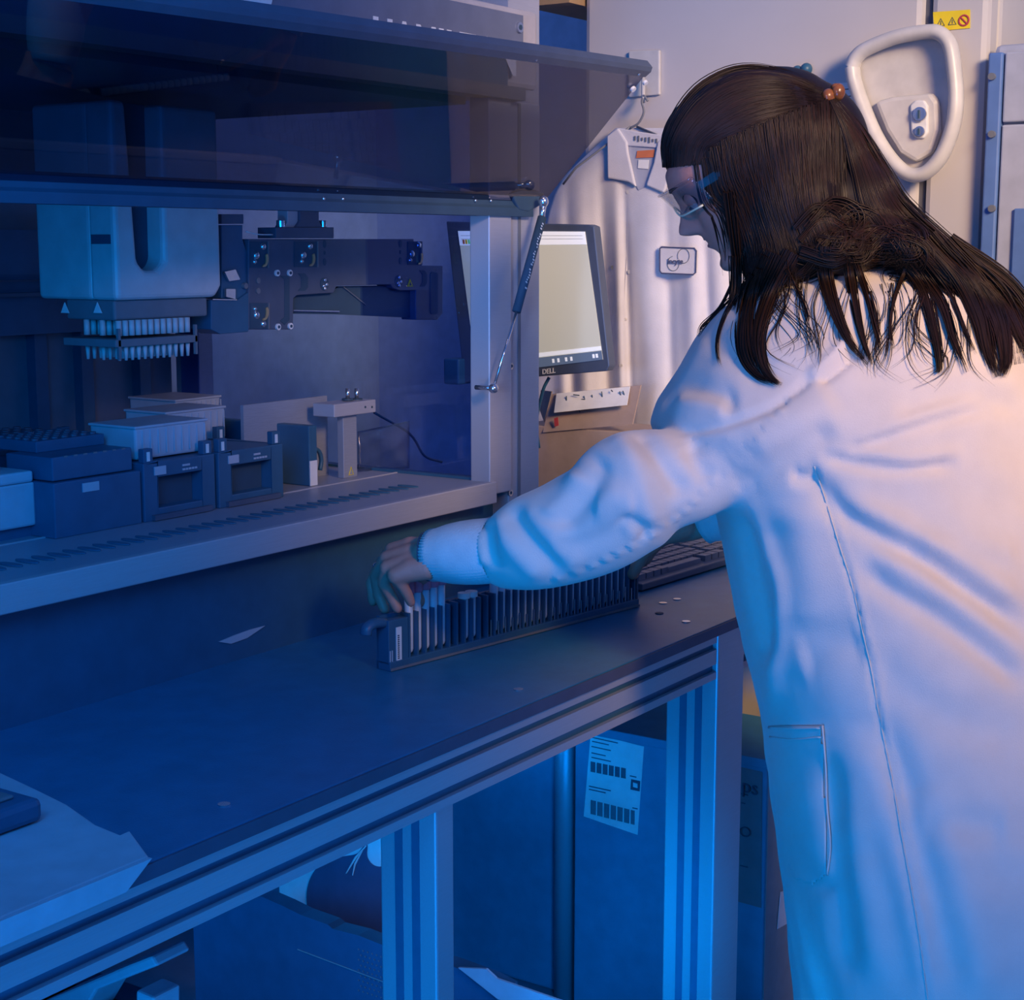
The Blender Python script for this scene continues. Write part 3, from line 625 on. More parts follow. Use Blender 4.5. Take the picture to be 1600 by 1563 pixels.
# pale box at the left edge
wb = thing('pale_reservoir_box', 'pale lidded plastic box at the left edge of the deck', 'box', (1.2, 1.6, DZ))
bx('box_body', (1.17, 1.575, DZ + .014), (1.293, 1.66, 1.098), M['trans'], wb, bevel=.003)
bx('box_lid', (1.168, 1.573, 1.098), (1.290, 1.662, 1.112), M['trans'], wb, bevel=.003)
bx('inner_tray', (1.165, 1.60, 1.112), (1.262, 1.652, 1.130), M['trans'], wb, bevel=.002)
bx('foot', (1.17, 1.585, DZ), (1.296, 1.655, DZ + .014), M['black'], wb)
wt = thing('white_tube_box', 'small white compartment box behind the pale lidded box at the left edge', 'box', (1.24, 1.73, DZ))
bx('box_body', (1.20, 1.71, DZ), (1.30, 1.75, 1.128), M['trans'], wt, bevel=.002)
for k in range(4): bx('divider', (1.205 + k * .025, 1.708, DZ + .05), (1.208 + k * .025, 1.71, 1.124), M['white'], wt)
# tall black carrier with a barcode label, right of the windowed carriers
p = at(497, 770, Z=DZ); tc_ = thing('tall_carrier', 'tall narrow black carrier with a white strip label at its right', 'carrier', tuple(p))
za = at(495, 660, Y=1.60).z
xr2 = at(497, 760, Y=1.575).x
bx('carrier_wall', (xr2 - .018, 1.575, DZ), (xr2, 1.765, za), M['black'], tc_, bevel=.002)

bx('strip_label', (at(485, 740, Y=1.574).x, 1.574, at(490, 759, Y=1.574).z), (at(496, 740, Y=1.574).x, 1.5755, at(490, 720, Y=1.574).z), M['white'], tc_)
pts = catmull([at(484, 700, Y=1.60), at(497, 704, Y=1.60), at(502, 718, Y=1.60), at(500, 735, Y=1.60)], 5); bm = B(); tube(bm, pts, .0035, 8); obj('carrier_handle', bm, M['black'], tc_, True)
# cooling block / wash station with metal bracket
ws = thing('metal_bracket_station', 'upright metal bracket with two silver bolts behind a clear bag on the deck', 'bracket', tuple(at(548, 748, Z=DZ)))
def Z6(x, y): return (380 + x * .2625, 580 + y * .2625)
q0 = at(*Z6(600, 640), Z=DZ); yb_ = q0.y; print('bracket', q0)
xa, xb_ = q0.x, at(*Z6(680, 600), Y=yb_).x
ztp = at(*Z6(600, 260), Y=yb_).z
bx('bracket_column', (xa, yb_, DZ), (xb_, yb_ + .012, ztp), M['alu2'], ws, bevel=.001)
bx('bracket_block', (at(*Z6(505, 200), Y=yb_).x, yb_ - .012, at(*Z6(600, 262), Y=yb_).z), (at(*Z6(692, 200), Y=yb_).x + .025, yb_ + .03, at(*Z6(600, 185), Y=yb_).z), M['alu'], ws, bevel=.0012)
bx('long_plate', (at(*Z6(0, 200), Y=yb_ + .05).x, yb_ + .05, DZ), (xb_ - .01, yb_ + .056, at(*Z6(400, 158), Y=yb_ + .05).z), M['alu2'], ws)
for x in (622, 676):
    q = at(*Z6(x, 165), Y=yb_ + .01); bm = B(); tube(bm, [q, q + Vector((0, 0, .016))], .0032, 14); obj('silver_bolt', bm, M['chrome'], ws, True)
    bm = B(); tube(bm, [q + Vector((0, 0, -.002)), q + Vector((0, 0, .0005))], .009, 14); obj('bolt_washer', bm, M['ink'], ws)
for x in (726, 766):
    q = at(*Z6(x, 214), Y=yb_ - .012); bm = B(); tube(bm, [q, q + Vector((0, -.0008, 0))], .0018, 10); obj('side_hole', bm, M['ink'], ws)
q = at(*Z6(643, 598), Y=yb_ - .0005); bm = B(); pts = [q + Vector((-.0055, 0, -.005)), q + Vector((.0055, 0, -.005)), q + Vector((0, 0, .007))]; tube(bm, pts + [pts[0]], .0006, 6); obj('warning_triangle', bm, M['yellow'], ws)
# clear bag standing behind the bracket
bgp = [at(*Z6(680, 360), Y=yb_ + .02), at(*Z6(990, 297), Y=yb_ + .03), at(*Z6(990, 580), Y=yb_ + .03), at(*Z6(680, 600), Y=yb_ + .02)]
bm = B(); NX, NZ = 16, 12; gr = []
for s_ in (0, 1):
    g2 = []
    for i in range(NX + 1):
        for j in range(NZ + 1):
            u_, v_ = i / NX, j / NZ
            pt = bgp[0].lerp(bgp[1], u_).lerp(bgp[3].lerp(bgp[2], u_), v_)
            bul = math.sin(math.pi * u_) * math.sin(math.pi * min(1, v_ * 1.02)) * .007
            wr = .0015 * math.sin(9 * u_ + 5 * v_) * math.sin(3.1 * math.pi * v_)
            pt = pt + Vector((0, (-bul if s_ else bul) + wr * (0 if u_ in (0, 1) else 1), 0)); g2.append(bm.verts.new(pt))
    for i in range(NX):
        for j in range(NZ):
            a = i * (NZ + 1) + j; bm.faces.new([g2[a], g2[a + 1], g2[a + NZ + 2], g2[a + NZ + 1]])
bmesh.ops.remove_doubles(bm, verts=bm.verts, dist=.0003)
bgo = obj('clear_bag', bm, M['bag'], None, True); tag(bgo, 'clear plastic bag standing on the deck right of the metal bracket', 'bag')
bm = B(); tube(bm, catmull([at(585, 645, Y=yb_ + .05), at(640, 678, Y=yb_ + .05), at(663, 712, Y=yb_ + .05), at(690, 722, Y=yb_ + .06)], 6), .0022, 8); cbl = obj('thin_cable', bm, M['black'], None, True); tag(cbl, 'thin black cable looping down to the deck behind the clear bag', 'cable')
for (x, y) in (((520), 744), (((545)), 738)):
    pass

# ------------------------------------------------------------------ things standing beyond the machine
MX = 2.42
mon = thing('computer_monitor', 'black framed monitor with a pale screen standing behind the machine corner post', 'monitor', (MX + .03, 1.62, HB))
def mp(x, y, o=0): return at(x, y, X=MX - o)
mo = [mp(697, 346), mp(920, 351), mp(928, 354), mp(952, 572), mp(948, 580), mp(725, 598)]
# right bezel leans in the photo: the panel is turned a little towards the aisle
bm = B(); prism(bm, mo, (.022, 0, 0)); bz = obj('bezel', bm, M['dark'], mon, bevel=.002)
so = [mp(716, 361, .0008), mp(914, 362, .0008), mp(942, 562, .0008), mp(745, 586, .0008)]
def sp(u_, v_, o=.0008): return so[0].lerp(so[1], u_).lerp(so[3].lerp(so[2], u_), v_) + Vector((-(o - .0008), 0, 0))
def spatch(u0, v0, u1, v1, m, name, o, par): 
    bm = B(); prism(bm, [sp(u0, v0, o), sp(u1, v0, o), sp(u1, v1, o), sp(u0, v1, o)], (.0012, 0, 0)); return obj(name, bm, M[m], par)
scr = spatch(0, 0, 1, 1, 'screen', 'screen', .0012, mon)
spatch(0, 0, 1, .10, 'screen_w', 'title_bar', .002, scr)
spatch(0, .895, 1, .925, 'screen_w', 'status_line', .002, scr)
spatch(0, .93, 1, 1, 'screen_b', 'taskbar', .002, scr)
for k in range(7): spatch(.03 + k * .022, .06, .045 + k * .022, .09, ('orange', 'yellow', 'screen_g')[k % 3], 'toolbar_icon', .0028, scr)
spatch(.19, .05, .34, .10, 'screen_g', 'green_field', .0028, scr)
for k in (.05, .075): spatch(.02, k - .02, .98, k - .018, 'mid', 'menu_line', .0026, scr)
for k in (.08, .62, .66, .72, .76, .93, .955): spatch(k, .95, k + .015, .98, 'screen_w', 'taskbar_icon', .0028, scr)
text('maker_lettering', 'DELL', .0125, mp(847, 585, .001), (mp(900, 581) - mp(848, 587)), UP, M['white'], mon, bold=.0003)
q = mp(905, 350) ; 
bm = B(); tube(bm, [mp(762, 560, -.04), mp(770, 640, -.05)], .03, 12, flat=.4); tube(bm, [mp(768, 600, -.05), Vector((MX + .05, mp(775, 700).y, HB + .012))], .024, 12, flat=.5)
obj('stand_neck', bm, M['black'], mon, True)
yb2 = mp(775, 700).y; bx('stand_base', (MX - .06, yb2 - .11, HB), (MX + .12, yb2 + .11, HB + .014), M['black'], mon, bevel=.004)
bx('side_handle', (MX - .02, mp(718, 560).y - .012, mp(718, 600).z), (MX + .02, mp(718, 560).y + .022, mp(718, 560).z), M['black'], mon, bevel=.003)
bm = B(); tube(bm, catmull([mp(858, 590, -.02), mp(848, 612, -.02), mp(838, 660, -.04), mp(842, 700, -.05)], 6), .0032, 8); o = obj('monitor_cable', bm, M['black'], mon, True)
# cardboard box behind the sleeve
BXX = 2.56
bxo = thing('cardboard_box', 'brown cardboard box with a white label flap under the monitor', 'box', (BXX + .1, 1.45, HB))
def cp(x, y, o=0): return at(x, y, X=BXX - o)
yl2, yr2 = cp(843, 700).y, cp(1000, 700).y
flap_z = cp(900, 670).z
bx('box_body', (BXX, yr2, HB), (BXX + .14, yl2 + .05, flap_z), M['carton'], bxo, bevel=.002)
bm = B(); prism(bm, [cp(848, 676, .004), cp(988, 663, .004), cp(1001, 602, -.03), cp(862, 616, -.03)], (.004, 0, 0)); fl_ = obj('front_flap', bm, M['carton'], bxo)
bm = B(); prism(bm, [cp(866, 645, .006), cp(980, 633, .006), cp(985, 604, -.024), cp(870, 615, -.024)], (-.001, 0, 0)); lb = obj('shipping_label', bm, M['offwhite'], fl_)
bm = B(); prism(bm, [cp(866, 654, .006), cp(872, 652, .006), cp(873, 665, .006), cp(867, 667, .006)], (-.001, 0, 0)); obj('red_mark', bm, M['red'], fl_)
for (x0, y0, x1, y1) in ((885, 619, 886, 640), (896, 617, 905, 618), (903, 625, 914, 624), (905, 632, 911, 630), (912, 619, 918, 634), (925, 617, 928, 637), (940, 612, 943, 634), (955, 610, 957, 612), (968, 612, 974, 628), (973, 611, 979, 627), (905, 640, 906, 644)):
    bm = B(); tube(bm, [cp(x0, y0, -.012), cp(x1, y1, -.008)], .0011, 5); obj('printed_line', bm, M['ink'], lb)
pr('side_flap', [cp(850, 660, -.01), cp(843, 640, -.06), cp(845, 610, -.06), cp(862, 612, -.02)], (.004, .0, 0), M['carton'], bxo)

# hanging lab coat on the freezer
HX = 2.775
def hp_(x, y, o=0): return at(x, y, X=HX - o)
hk = thing('adhesive_hook', 'pale square adhesive wall hook above the hanging coat', 'hook', tuple(hp_(1000, 140)))
bm = B(); prism(bm, [hp_(982, 80, -.016), hp_(1030, 78, -.016), hp_(1030, 148, -.016), hp_(982, 152, -.016)], (.008, 0, 0)); obj('hook_plate', bm, M['handle'], hk, bevel=.002)
bm = B(); tube(bm, [hp_(1005, 120, 0), hp_(1005, 150, .006), hp_(1006, 158, .022), hp_(1006, 150, .03)], .004, 8); obj('hook', bm, M['handle'], hk, True)
hg = thing('wire_hanger', 'thin wire coat hanger holding the white lab coat', 'hanger', tuple(hp_(1000, 190, .03)))
bm = B(); tube(bm, catmull([hp_(1012, 158, .03), hp_(1006, 150, .03), hp_(1003, 160, .03), hp_(1006, 175, .03), hp_(998, 192, .03), hp_(985, 200, .03)], 6), .0022, 8)
tube(bm, [hp_(985, 198, .03), hp_(900, 262, .03), hp_(880, 288, .03)], .0022, 8); tube(bm, [hp_(995, 198, .03), hp_(1060, 225, .03), hp_(1110, 262, .03)], .0022, 8)
obj('wire', bm, M['mid'], hg, True)
hc = thing('hanging_lab_coat', 'white lab coat with a bordered chest patch hanging on the freezer', 'lab coat', tuple(hp_(1000, 700, .05)))
L_ = [(200, 962, 1075), (225, 935, 1092), (250, 908, 1108), (275, 882, 1120), (300, 868, 1130), (330, 858, 1136), (380, 848, 1142), (450, 840, 1150), (520, 832, 1155), (600, 828, 1158), (700, 826, 1162), (800, 824, 1165), (1000, 824, 1165)]
def hcl(y):
    for (a, b) in zip(L_, L_[1:]):
        if a[0] <= y <= b[0]:
            t = (y - a[0]) / (b[0] - a[0]); return a[1] + (b[1] - a[1]) * t, a[2] + (b[2] - a[2]) * t
    return L_[-1][1:]
bm = B(); NU, NV = 90, 70; fr_, bk_ = [], []
def hfold(x, y):
    a = min(1, max(0, (y - 230) / 250)); d = .022
    xs = x + (y - 300) * -.03
    for (c_, w_, h_) in ((905, 14, .012), (940, 9, -.014), (962, 8, .012), (975, 5, -.008), (1010, 22, .010), (1040, 8, -.006), (1075, 14, .010), (1100, 8, -.010), (1125, 14, .010), (870, 10, .010), (885, 7, -.008)):
        d += h_ * a * math.exp(-((xs - c_) / w_) ** 2)
    return d + .004 * math.sin(x * .05 + y * .02) * a
for j in range(NV + 1):
    y = 200 + 800 * (j / NV) ** 1.15; l_, r_ = hcl(y)
    for i in range(NU + 1):
        u_ = i / NU; x = l_ + (r_ - l_) * u_; ed = 1 - abs(2 * u_ - 1) ** 6
        f_ = hfold(x, y) * ed + .004
        fr_.append(bm.verts.new(hp_(x, y, f_))); bk_.append(bm.verts.new(hp_(x, y, .001)))
W_ = NU + 1
for j in range(NV):
    for i in range(NU):
        a = j * W_ + i; bm.faces.new([fr_[a], fr_[a + 1], fr_[a + W_ + 1], fr_[a + W_]]); bm.faces.new([bk_[a], bk_[a + W_], bk_[a + W_ + 1], bk_[a + 1]])
for j in range(NV):
    for a, b in ((j * W_, (j + 1) * W_), (j * W_ + NU, (j + 1) * W_ + NU)): bm.faces.new([fr_[a], fr_[b], bk_[b], bk_[a]])
for i in range(NU):
    for a in (i, NV * W_ + i): bm.faces.new([fr_[a], fr_[a + 1], bk_[a + 1], bk_[a]])
obj('coat_cloth', bm, M['coat2'], hc, True)
def hpatch(pts, o, t, m, name, par=hc, bevel=.0015): bm = B(); prism(bm, [hp_(x, y, o) for x, y in pts], (-t, 0, 0)); return obj(name, bm, M[m], par, bevel=bevel)
hpatch([(978, 226), (1032, 222), (1012, 292), (998, 298), (992, 285)], .026, .003, 'blue_panel', 'neck_lining')
hpatch([(951, 213), (968, 200), (982, 222), (984, 240), (996, 292), (983, 284), (952, 279)], .029, .008, 'coat2', 'collar', bevel=.003)
hpatch([(1030, 222), (1046, 210), (1060, 240), (1040, 302), (1012, 290), (1024, 255)], .029, .008, 'coat2', 'collar', bevel=.003)
hpatch([(968, 200), (1000, 206), (1045, 212), (1036, 232), (978, 228)], .027, .006, 'coat2', 'collar_band', bevel=.002)
hpatch([(996, 236), (1023, 234), (1022, 246), (994, 247)], .030, .001, 'orange', 'care_label', bevel=0)
hpatch([(998, 250), (1014, 250), (1013, 264), (997, 263)], .030, .001, 'offwhite', 'size_label', bevel=0)
for k in range(7):   # faded embroidered mark, not legible in the photo
    q = hp_(992 + k * 5.6, 216 + k * .7, .0345); bm = B(); obox(bm, q, Vector((0, 1, 0)), Vector((1, 0, 0)), UP, (.0036, .001, .008 + .003 * math.sin(k * 2.1))); obj('faded_print', bm, M['mid'], hc)
pk = hpatch([(1033, 384), (1086, 387), (1089, 391), (1088, 427), (1084, 431), (1033, 428), (1030, 424), (1030, 388)], .040, .002, 'coat2', 'chest_patch', bevel=.001)
bd = [(1034, 386), (1085, 388), (1088, 392), (1087, 426), (1083, 429), (1034, 427), (1031, 423), (1031, 389), (1034, 386)]
bm = B(); tube(bm, [hp_(x, y, .043) for x, y in bd], .0014, 6); obj('patch_border', bm, M['patch'], pk)
for (cx2, cy2, a0_, a1_) in ((1068, 400, -3.6, 1.6), (1052, 412, -.2, 4.6)):
    c = hp_(cx2, cy2, .043); bm = B(); tube(bm, [c + Vector((0, -math.cos(t) * .0125, -math.sin(t) * .0135)) for t in np.linspace(a0_, a1_, 22)], .0006, 5); obj('patch_ring', bm, M['mid'], pk, True)
text('patch_lettering', 'Incyte', .0135, hp_(1043, 412, .0445), (0, -1, 0), UP, M['patch'], pk, bold=.0003)
for (x, y) in ((958, 418), (950, 490), (982, 300), (984, 425), (976, 499), (971, 571), (945, 560)):
    q = hp_(x, y, hfold(x, y) + .001); bm = B(); tube(bm, [q + Vector((.004, 0, 0)), q + Vector((-.003, 0, 0))], .0038, 12); obj('snap_button', bm, M['mid' if x < 960 else 'handle'], hc)
bm = B(); tube(bm, [hp_(x, y, hfold(x, y) + .002) for x, y in ((982, 290), (980, 400), (972, 520), (966, 640), (960, 760))], .0016, 6); obj('placket_edge', bm, M['coat2'], hc, True)

# ------------------------------------------------------------------ keyboard beyond the rack
KZ = HB + .001
k0, k1 = at(1003, 926, Z=HB), at(1140, 884, Z=HB); kd = (k1 - k0).normalized(); kd.z = 0; kd.normalize(); kn = Vector((-kd.y, kd.x, 0))
kb = thing('keyboard', 'black computer keyboard lying on the bench behind the tube rack', 'keyboard', tuple(k0 + kd * .2))
kq = [k0, k0 + kd * .40, k0 + kd * .40 + kn * .145, k0 + kn * .145]
bm = B(); hh = [.013, .013, .024, .024]
a = [bm.verts.new(Vector((p.x, p.y, HB + .002))) for p in kq]; b = [bm.verts.new(Vector((p.x, p.y, HB + h))) for p, h in zip(kq, hh)]
bm.faces.new(a[::-1]); bm.faces.new(b)
for i in range(4): bm.faces.new([a[i], a[(i + 1) % 4], b[(i + 1) % 4], b[i]])
obj('keyboard_base', bm, M['key_base'], kb, bevel=.002)
for r_ in range(6):
    cols = 16 if r_ else 14
    for c_ in range(cols):
        if r_ == 0 and 3 < c_ < 9: continue
        wd = .0165 * (1 if r_ else 16 / 14); v_ = .014 + r_ * .0195 + (.006 if r_ == 5 else 0)
        u_ = .012 + c_ * .0192 * (1 if r_ else 16 / 14) + (.002 * r_ % .006) + (.012 if c_ > 11 else 0)
        cpt = k0 + kd * (u_ + wd / 2) + kn * (v_ + .008); cpt.z = HB + .0175 + .011 * v_ / .145
        bm = B(); obox(bm, cpt, kd, kn, UP, (wd, .0165, .009)); obj('key', bm, M['key'], kb)
cpt = k0 + kd * (.012 + .0192 * 6.2 + .012) + kn * .022; cpt.z = HB + .0175; bm = B(); obox(bm, cpt, kd, kn, UP, (.105, .0165, .009)); obj('space_key', bm, M['key'], kb, bevel=.001)

# ------------------------------------------------------------------ sample tube rack
ra, rb = at(608, 1050, Z=HB), at(997, 948, Z=HB); rd = (rb - ra); RL = rd.length; rd.normalize(); rn = Vector((-rd.y, rd.x, 0))
rk = thing('tube_rack', 'long black sample tube rack with a white label on the black bench', 'rack', tuple((ra + rb) / 2))
RH, RW = .068, .022
def rp(s_, w_, z_): return ra + rd * s_ + rn * w_ + Vector((0, 0, z_))
def rbox(name, s0, s1, w0, w1, z0_, z1_, m, par=rk, bevel=0):
    bm = B(); c = rp((s0 + s1) / 2, (w0 + w1) / 2, (z0_ + z1_) / 2); obox(bm, c, rd, rn, UP, (s1 - s0, w1 - w0, z1_ - z0_)); return obj(name, bm, M[m], par, bevel=bevel)
rbox('rack_base', 0, RL, -.002, RW + .002, 0, .012, 'black', bevel=.001)
rbox('base_edge', 0, RL, -.0035, -.002, .001, .004, 'mid')
rbox('top_rail', 0.0, RL, .016, RW, RH - .012, RH, 'black')
rbox('back_wall', 0, RL, RW - .003, RW, 0, RH - .002, 'black')
rbox('front_end', 0, .034, 0, RW, .008, RH - .004, 'black', bevel=.001)
rbox('rear_end', RL - .004, RL, 0, RW, 0, RH + .002, 'dark')
rbox('rear_barcode', RL - .0005, RL + .0006, .003, RW - .003, .01, RH - .01, 'white')
rbox('white_label', .012, .021, -.0012, 0, .010, .054, 'white')
for k in range(12): rbox('label_print', .014, .0165, -.0018, -.001, .014 + k * .0026, .0155 + k * .0026, 'ink')
for k in range(2): rbox('side_mark', .001 + k * .0035, .0022 + k * .0035, -.0012, 0, .012, .026, 'trans')
hq = [rp(-.028, .011, .050), rp(-.026, .011, .058), rp(-.014, .011, .062), rp(.004, .011, .060)]
bm = B(); tube(bm, catmull(hq, 5), [.008] * 15 + [.007], 12, flat=.8); obj('rack_handle', bm, M['black'], rk, True)
NT = 32; sp_ = (RL - .044) / NT
for k in range(NT + 1): rbox('divider', .036 + k * sp_ - .0016, .036 + k * sp_ + .0016, 0, RW - .003, .01, RH, 'black')
for k in range(NT):
    if k > 9 and k not in (18,): rbox('spring_clip', .036 + (k + .5) * sp_ - .0010, .036 + (k + .5) * sp_ + .0010, .0005, .0015, .012, .034 - .004 * (k % 2), 'chrome')
def stube(k, label, cap, top_=.115, group='sample tubes in the rack', fill='tube', capm='cap_red'):
    s_ = .036 + (k + .5) * sp_; o = thing('sample_tube', label, 'tube', tuple(rp(s_, .009, .014)), group)
    bm = B(); tube(bm, [rp(s_, .009, z) for z in (.014, .017, .02, top_)], [.002, .0048, .0056, .0058], 14); obj('tube_body', bm, M[fill], o, True)
    if cap:
        bm = B(); tube(bm, [rp(s_, .009, z) for z in (top_ - .022, top_ - .020, top_ - .001, top_)], [.0074, .0078, .0078, .0070], 16); obj('tube_cap', bm, M[capm], o, True)
names = ['first', 'second', 'third', 'fourth', 'fifth']
for k in range(5): stube(k, 'red-capped sample tube under the hand, %s from the label end' % names[k], True, .112 + .001 * k, 'red-capped tubes held by the hand')
for k, n_ in ((7, 'left'), (8, 'right')):
    stube(k, '%s tube of the flat white-capped pair right of the red-capped tubes' % n_, False, RH + .002, 'white-capped tubes')
    s_ = .036 + (k + .5) * sp_; bm = B(); tube(bm, [rp(s_, .009, RH + .001), rp(s_, .009, RH + .008)], .0082, 16); o_ = bpy.data.objects.get('sample_tube.%03d' % (5 if k == 7 else 6)); obj('tube_cap', bm, M['white'], o_)
ORD = 'first second third fourth fifth sixth seventh eighth ninth tenth eleventh twelfth thirteenth fourteenth fifteenth sixteenth seventeenth eighteenth nineteenth twentieth'.split()
for k in range(11, 31):
    stube(k, '%s uncapped clear sample tube counting from the far right end of the rack' % ORD[30 - k], False, RH + (.012 if k < 17 else .002), 'uncapped tubes along the rack')

# ------------------------------------------------------------------ pad, painted reflection on the cabinet
pd = [(-60, 1500), (-60, 1185), (0, 1217), (55, 1243), (105, 1268), (150, 1300), (190, 1316), (205, 1309), (215, 1345)]
pp = [at(x, y, Z=HB) for x, y in pd[:-1]]
e0, e1 = at(215, 1345, Z=HB), at(-60, 1460, Z=HB)
e0.y = YB - .003; e1.y = YB - .003
poly = [Vector((p.x, p.y, HB + .001)) for p in [at(0, 1217, Z=HB), at(55, 1243, Z=HB), at(105, 1268, Z=HB), at(150, 1300, Z=HB), at(188, 1316, Z=HB), at(203, 1309, Z=HB)]]
poly = [Vector((poly[0].x - .12, poly[0].y + .07, HB + .001))] + poly + [Vector((e0.x, YB - .004, HB + .001)), Vector((.5, YB - .004, HB + .001)), Vector((.5, poly[0].y, HB + .001))]
pad = thing('absorbent_pad', 'white absorbent pad draped over the front edge of the bench, lower left', 'pad', (.8, 1.1, HB))
bm = B(); prism(bm, poly, (0, 0, .006)); obj('pad_sheet', bm, M['trans'], pad, bevel=.002)
bm = B(); prism(bm, [Vector((e0.x, YB - .004, HB + .006)), Vector((e0.x - .03, YB - .004, HB - .014)), Vector((.5, YB - .004, HB - .016)), Vector((.5, YB - .004, HB + .006))], (0, -.004, 0)); obj('pad_edge', bm, M['trans'], pad)
q = at(12, 1262, Z=HB + .02); dk_ = thing('dark_device', 'small dark device resting on the white pad at the left edge', 'device', (q.x - .03, q.y, HB + .007))
bx('device_body', (q.x - .12, q.y - .028, HB + .008), (q.x + .017, q.y + .035, HB + .03), M['black'], dk_, bevel=.006)
bx('device_button', (q.x - .02, q.y - .01, HB + .03), (q.x - .0, q.y + .008, HB + .034), M['mid'], dk_, bevel=.002)
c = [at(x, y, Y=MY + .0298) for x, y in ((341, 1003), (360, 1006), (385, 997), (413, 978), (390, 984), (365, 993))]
bm = B(); prism(bm, c, (0, -.0015, 0)); obj('painted_reflection', bm, M['trans'], bpy.data.objects['liquid_handler'])  # pale patch standing in for a reflection on the cabinet front

# ------------------------------------------------------------------ under the bench
ca = at(1199, 1191, Y=1.1)
cz = ca.z; cxn = ca.x; cyl = at(898, 1200, X=cxn).y
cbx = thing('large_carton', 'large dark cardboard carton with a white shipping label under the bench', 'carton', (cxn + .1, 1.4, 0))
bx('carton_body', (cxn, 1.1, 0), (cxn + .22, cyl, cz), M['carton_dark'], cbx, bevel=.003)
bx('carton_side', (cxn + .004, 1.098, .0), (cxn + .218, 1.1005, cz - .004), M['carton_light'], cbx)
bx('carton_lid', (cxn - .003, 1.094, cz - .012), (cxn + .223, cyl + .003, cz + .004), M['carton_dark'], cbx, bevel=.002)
def fp(x, y, o=.001): return at(x, y, X=cxn - o)
def fpatch(pts, m, name, o=.001, par=cbx): bm = B(); prism(bm, [fp(x, y, o) for x, y in pts], (.0012, 0, 0)); return obj(name, bm, M[m], par)
sl_ = fpatch([(923, 1146), (1006, 1167), (996, 1305), (912, 1276)], 'white', 'shipping_label')
for (x0, x1, y0, y1, sl2, n_) in ((921, 978, 1190, 1206, .2, 30), (921, 992, 1250, 1272, .25, 34)):
    for k in range(n_):
        if (k * 7) % 5 == 0: continue
        x = x0 + (x1 - x0) * k / n_; yo = (x - x0) * sl2; fpatch([(x, y0 + yo), (x + 1.2, y0 + yo), (x + 1.0, y1 + yo), (x - .2, y1 + yo)], 'ink', 'barcode_bar', .002, sl_)
for (x, y, l_) in ((925, 1152, 40), (925, 1158, 26), (924, 1166, 30), (924, 1176, 22), (924, 1183, 30), (920, 1228, 34), (920, 1233, 26), (984, 1212, 10), (988, 1262, 8)):
    fpatch([(x, y), (x + l_, y + l_ * .22), (x + l_, y + 1.4 + l_ * .22), (x, y + 1.4)], 'ink', 'printed_line', .002, sl_)
fpatch([(986, 1218), (1000, 1221), (999, 1237), (985, 1234)], 'ink', 'label_emblem', .002, sl_)
fpatch([(989, 1223), (996, 1225), (996, 1232), (989, 1230)], 'white', 'emblem_centre', .003, sl_)
p2 = fpatch([(1062, 1176), (1191, 1207), (1189, 1419), (1060, 1384)], 'mid', 'pale_printed_panel')
text('panel_lettering', 'ps', .035, fp(1158, 1237, .0028), (fp(1190, 1246) - fp(1158, 1238)), UP, M['ink'], p2)
for (x, y, l_) in ((1158, 1240, 10), (1158, 1254, 6), (1156, 1352, 12)): fpatch([(x, y), (x + l_, y + l_ * .25), (x + l_, y + 1.5 + l_ * .25), (x, y + 1.5)], 'ink', 'printed_line', .003, p2)
c = fp(1164, 1300, .003); bm = B(); tube(bm, [c + Vector((0, -math.cos(t) * .009, math.sin(t) * .008)) for t in np.linspace(0, 6.28, 16)], .001, 5); obj('printed_emblem', bm, M['ink'], p2)
cp0 = at(1215, 1425, Y=1.097); bm = B(); prism(bm, [at(1219, 1394, Y=1.0965), at(1232, 1390, Y=1.0965), at(1230, 1443, Y=1.0965), at(1214, 1452, Y=1.0965)], (0, -.001, 0)); obj('side_sticker', bm, M['white'], cbx)
# dark case behind the pipe leg
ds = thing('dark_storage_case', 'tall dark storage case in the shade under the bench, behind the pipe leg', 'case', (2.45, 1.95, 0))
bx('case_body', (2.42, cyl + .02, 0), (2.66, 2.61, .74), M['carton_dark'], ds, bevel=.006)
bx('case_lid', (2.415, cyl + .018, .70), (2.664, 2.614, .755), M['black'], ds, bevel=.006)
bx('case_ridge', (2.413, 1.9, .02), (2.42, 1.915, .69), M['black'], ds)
# white carton with a big dark round print
AX = 2.0
def ap(x, y, o=0): return at(x, y, X=AX - o)
ay0, ay1 = ap(650, 1400).y, ap(436, 1400).y
ac = thing('white_printed_carton', 'white carton with a big dark rounded print, left of the middle bench leg', 'carton', (AX + .06, (ay0 + ay1) / 2, 0))
bx('carton_body', (AX, ay0 + .004, 0), (AX + .05, ay1, ap(560, 1215).z), M['white'], ac, bevel=.002)
blob = catmull([(480, 1425), (479, 1395), (486, 1370), (502, 1350), (530, 1340), (556, 1335), (566, 1325), (573, 1320), (573, 1338), (580, 1350), (592, 1355), (612, 1352), (628, 1360), (638, 1376), (640, 1398), (640, 1425), (632, 1460), (610, 1490), (560, 1490), (510, 1470)], 4)
bm = B(); prism(bm, [ap(p[0], p[1], .002) for p in [(q[0], q[1]) for q in [np.array(b_) for b_ in blob]][:-1]], (.0015, 0, 0)); obj('dark_print', bm, M['patch'], ac)
for (a_, b_, c_) in (((541, 1365), (556, 1340), (572, 1322)), ((551, 1368), (555, 1350), (566, 1330)), ((634, 1430), (641, 1410), (641, 1390)), ((610, 1388), (609, 1396), (611, 1404))):
    bm = B(); tube(bm, [ap(*a_, .003), ap(*b_, .003), ap(*c_, .003)], [.001, .002, .001], 6); obj('print_highlight', bm, M['white'], ac)
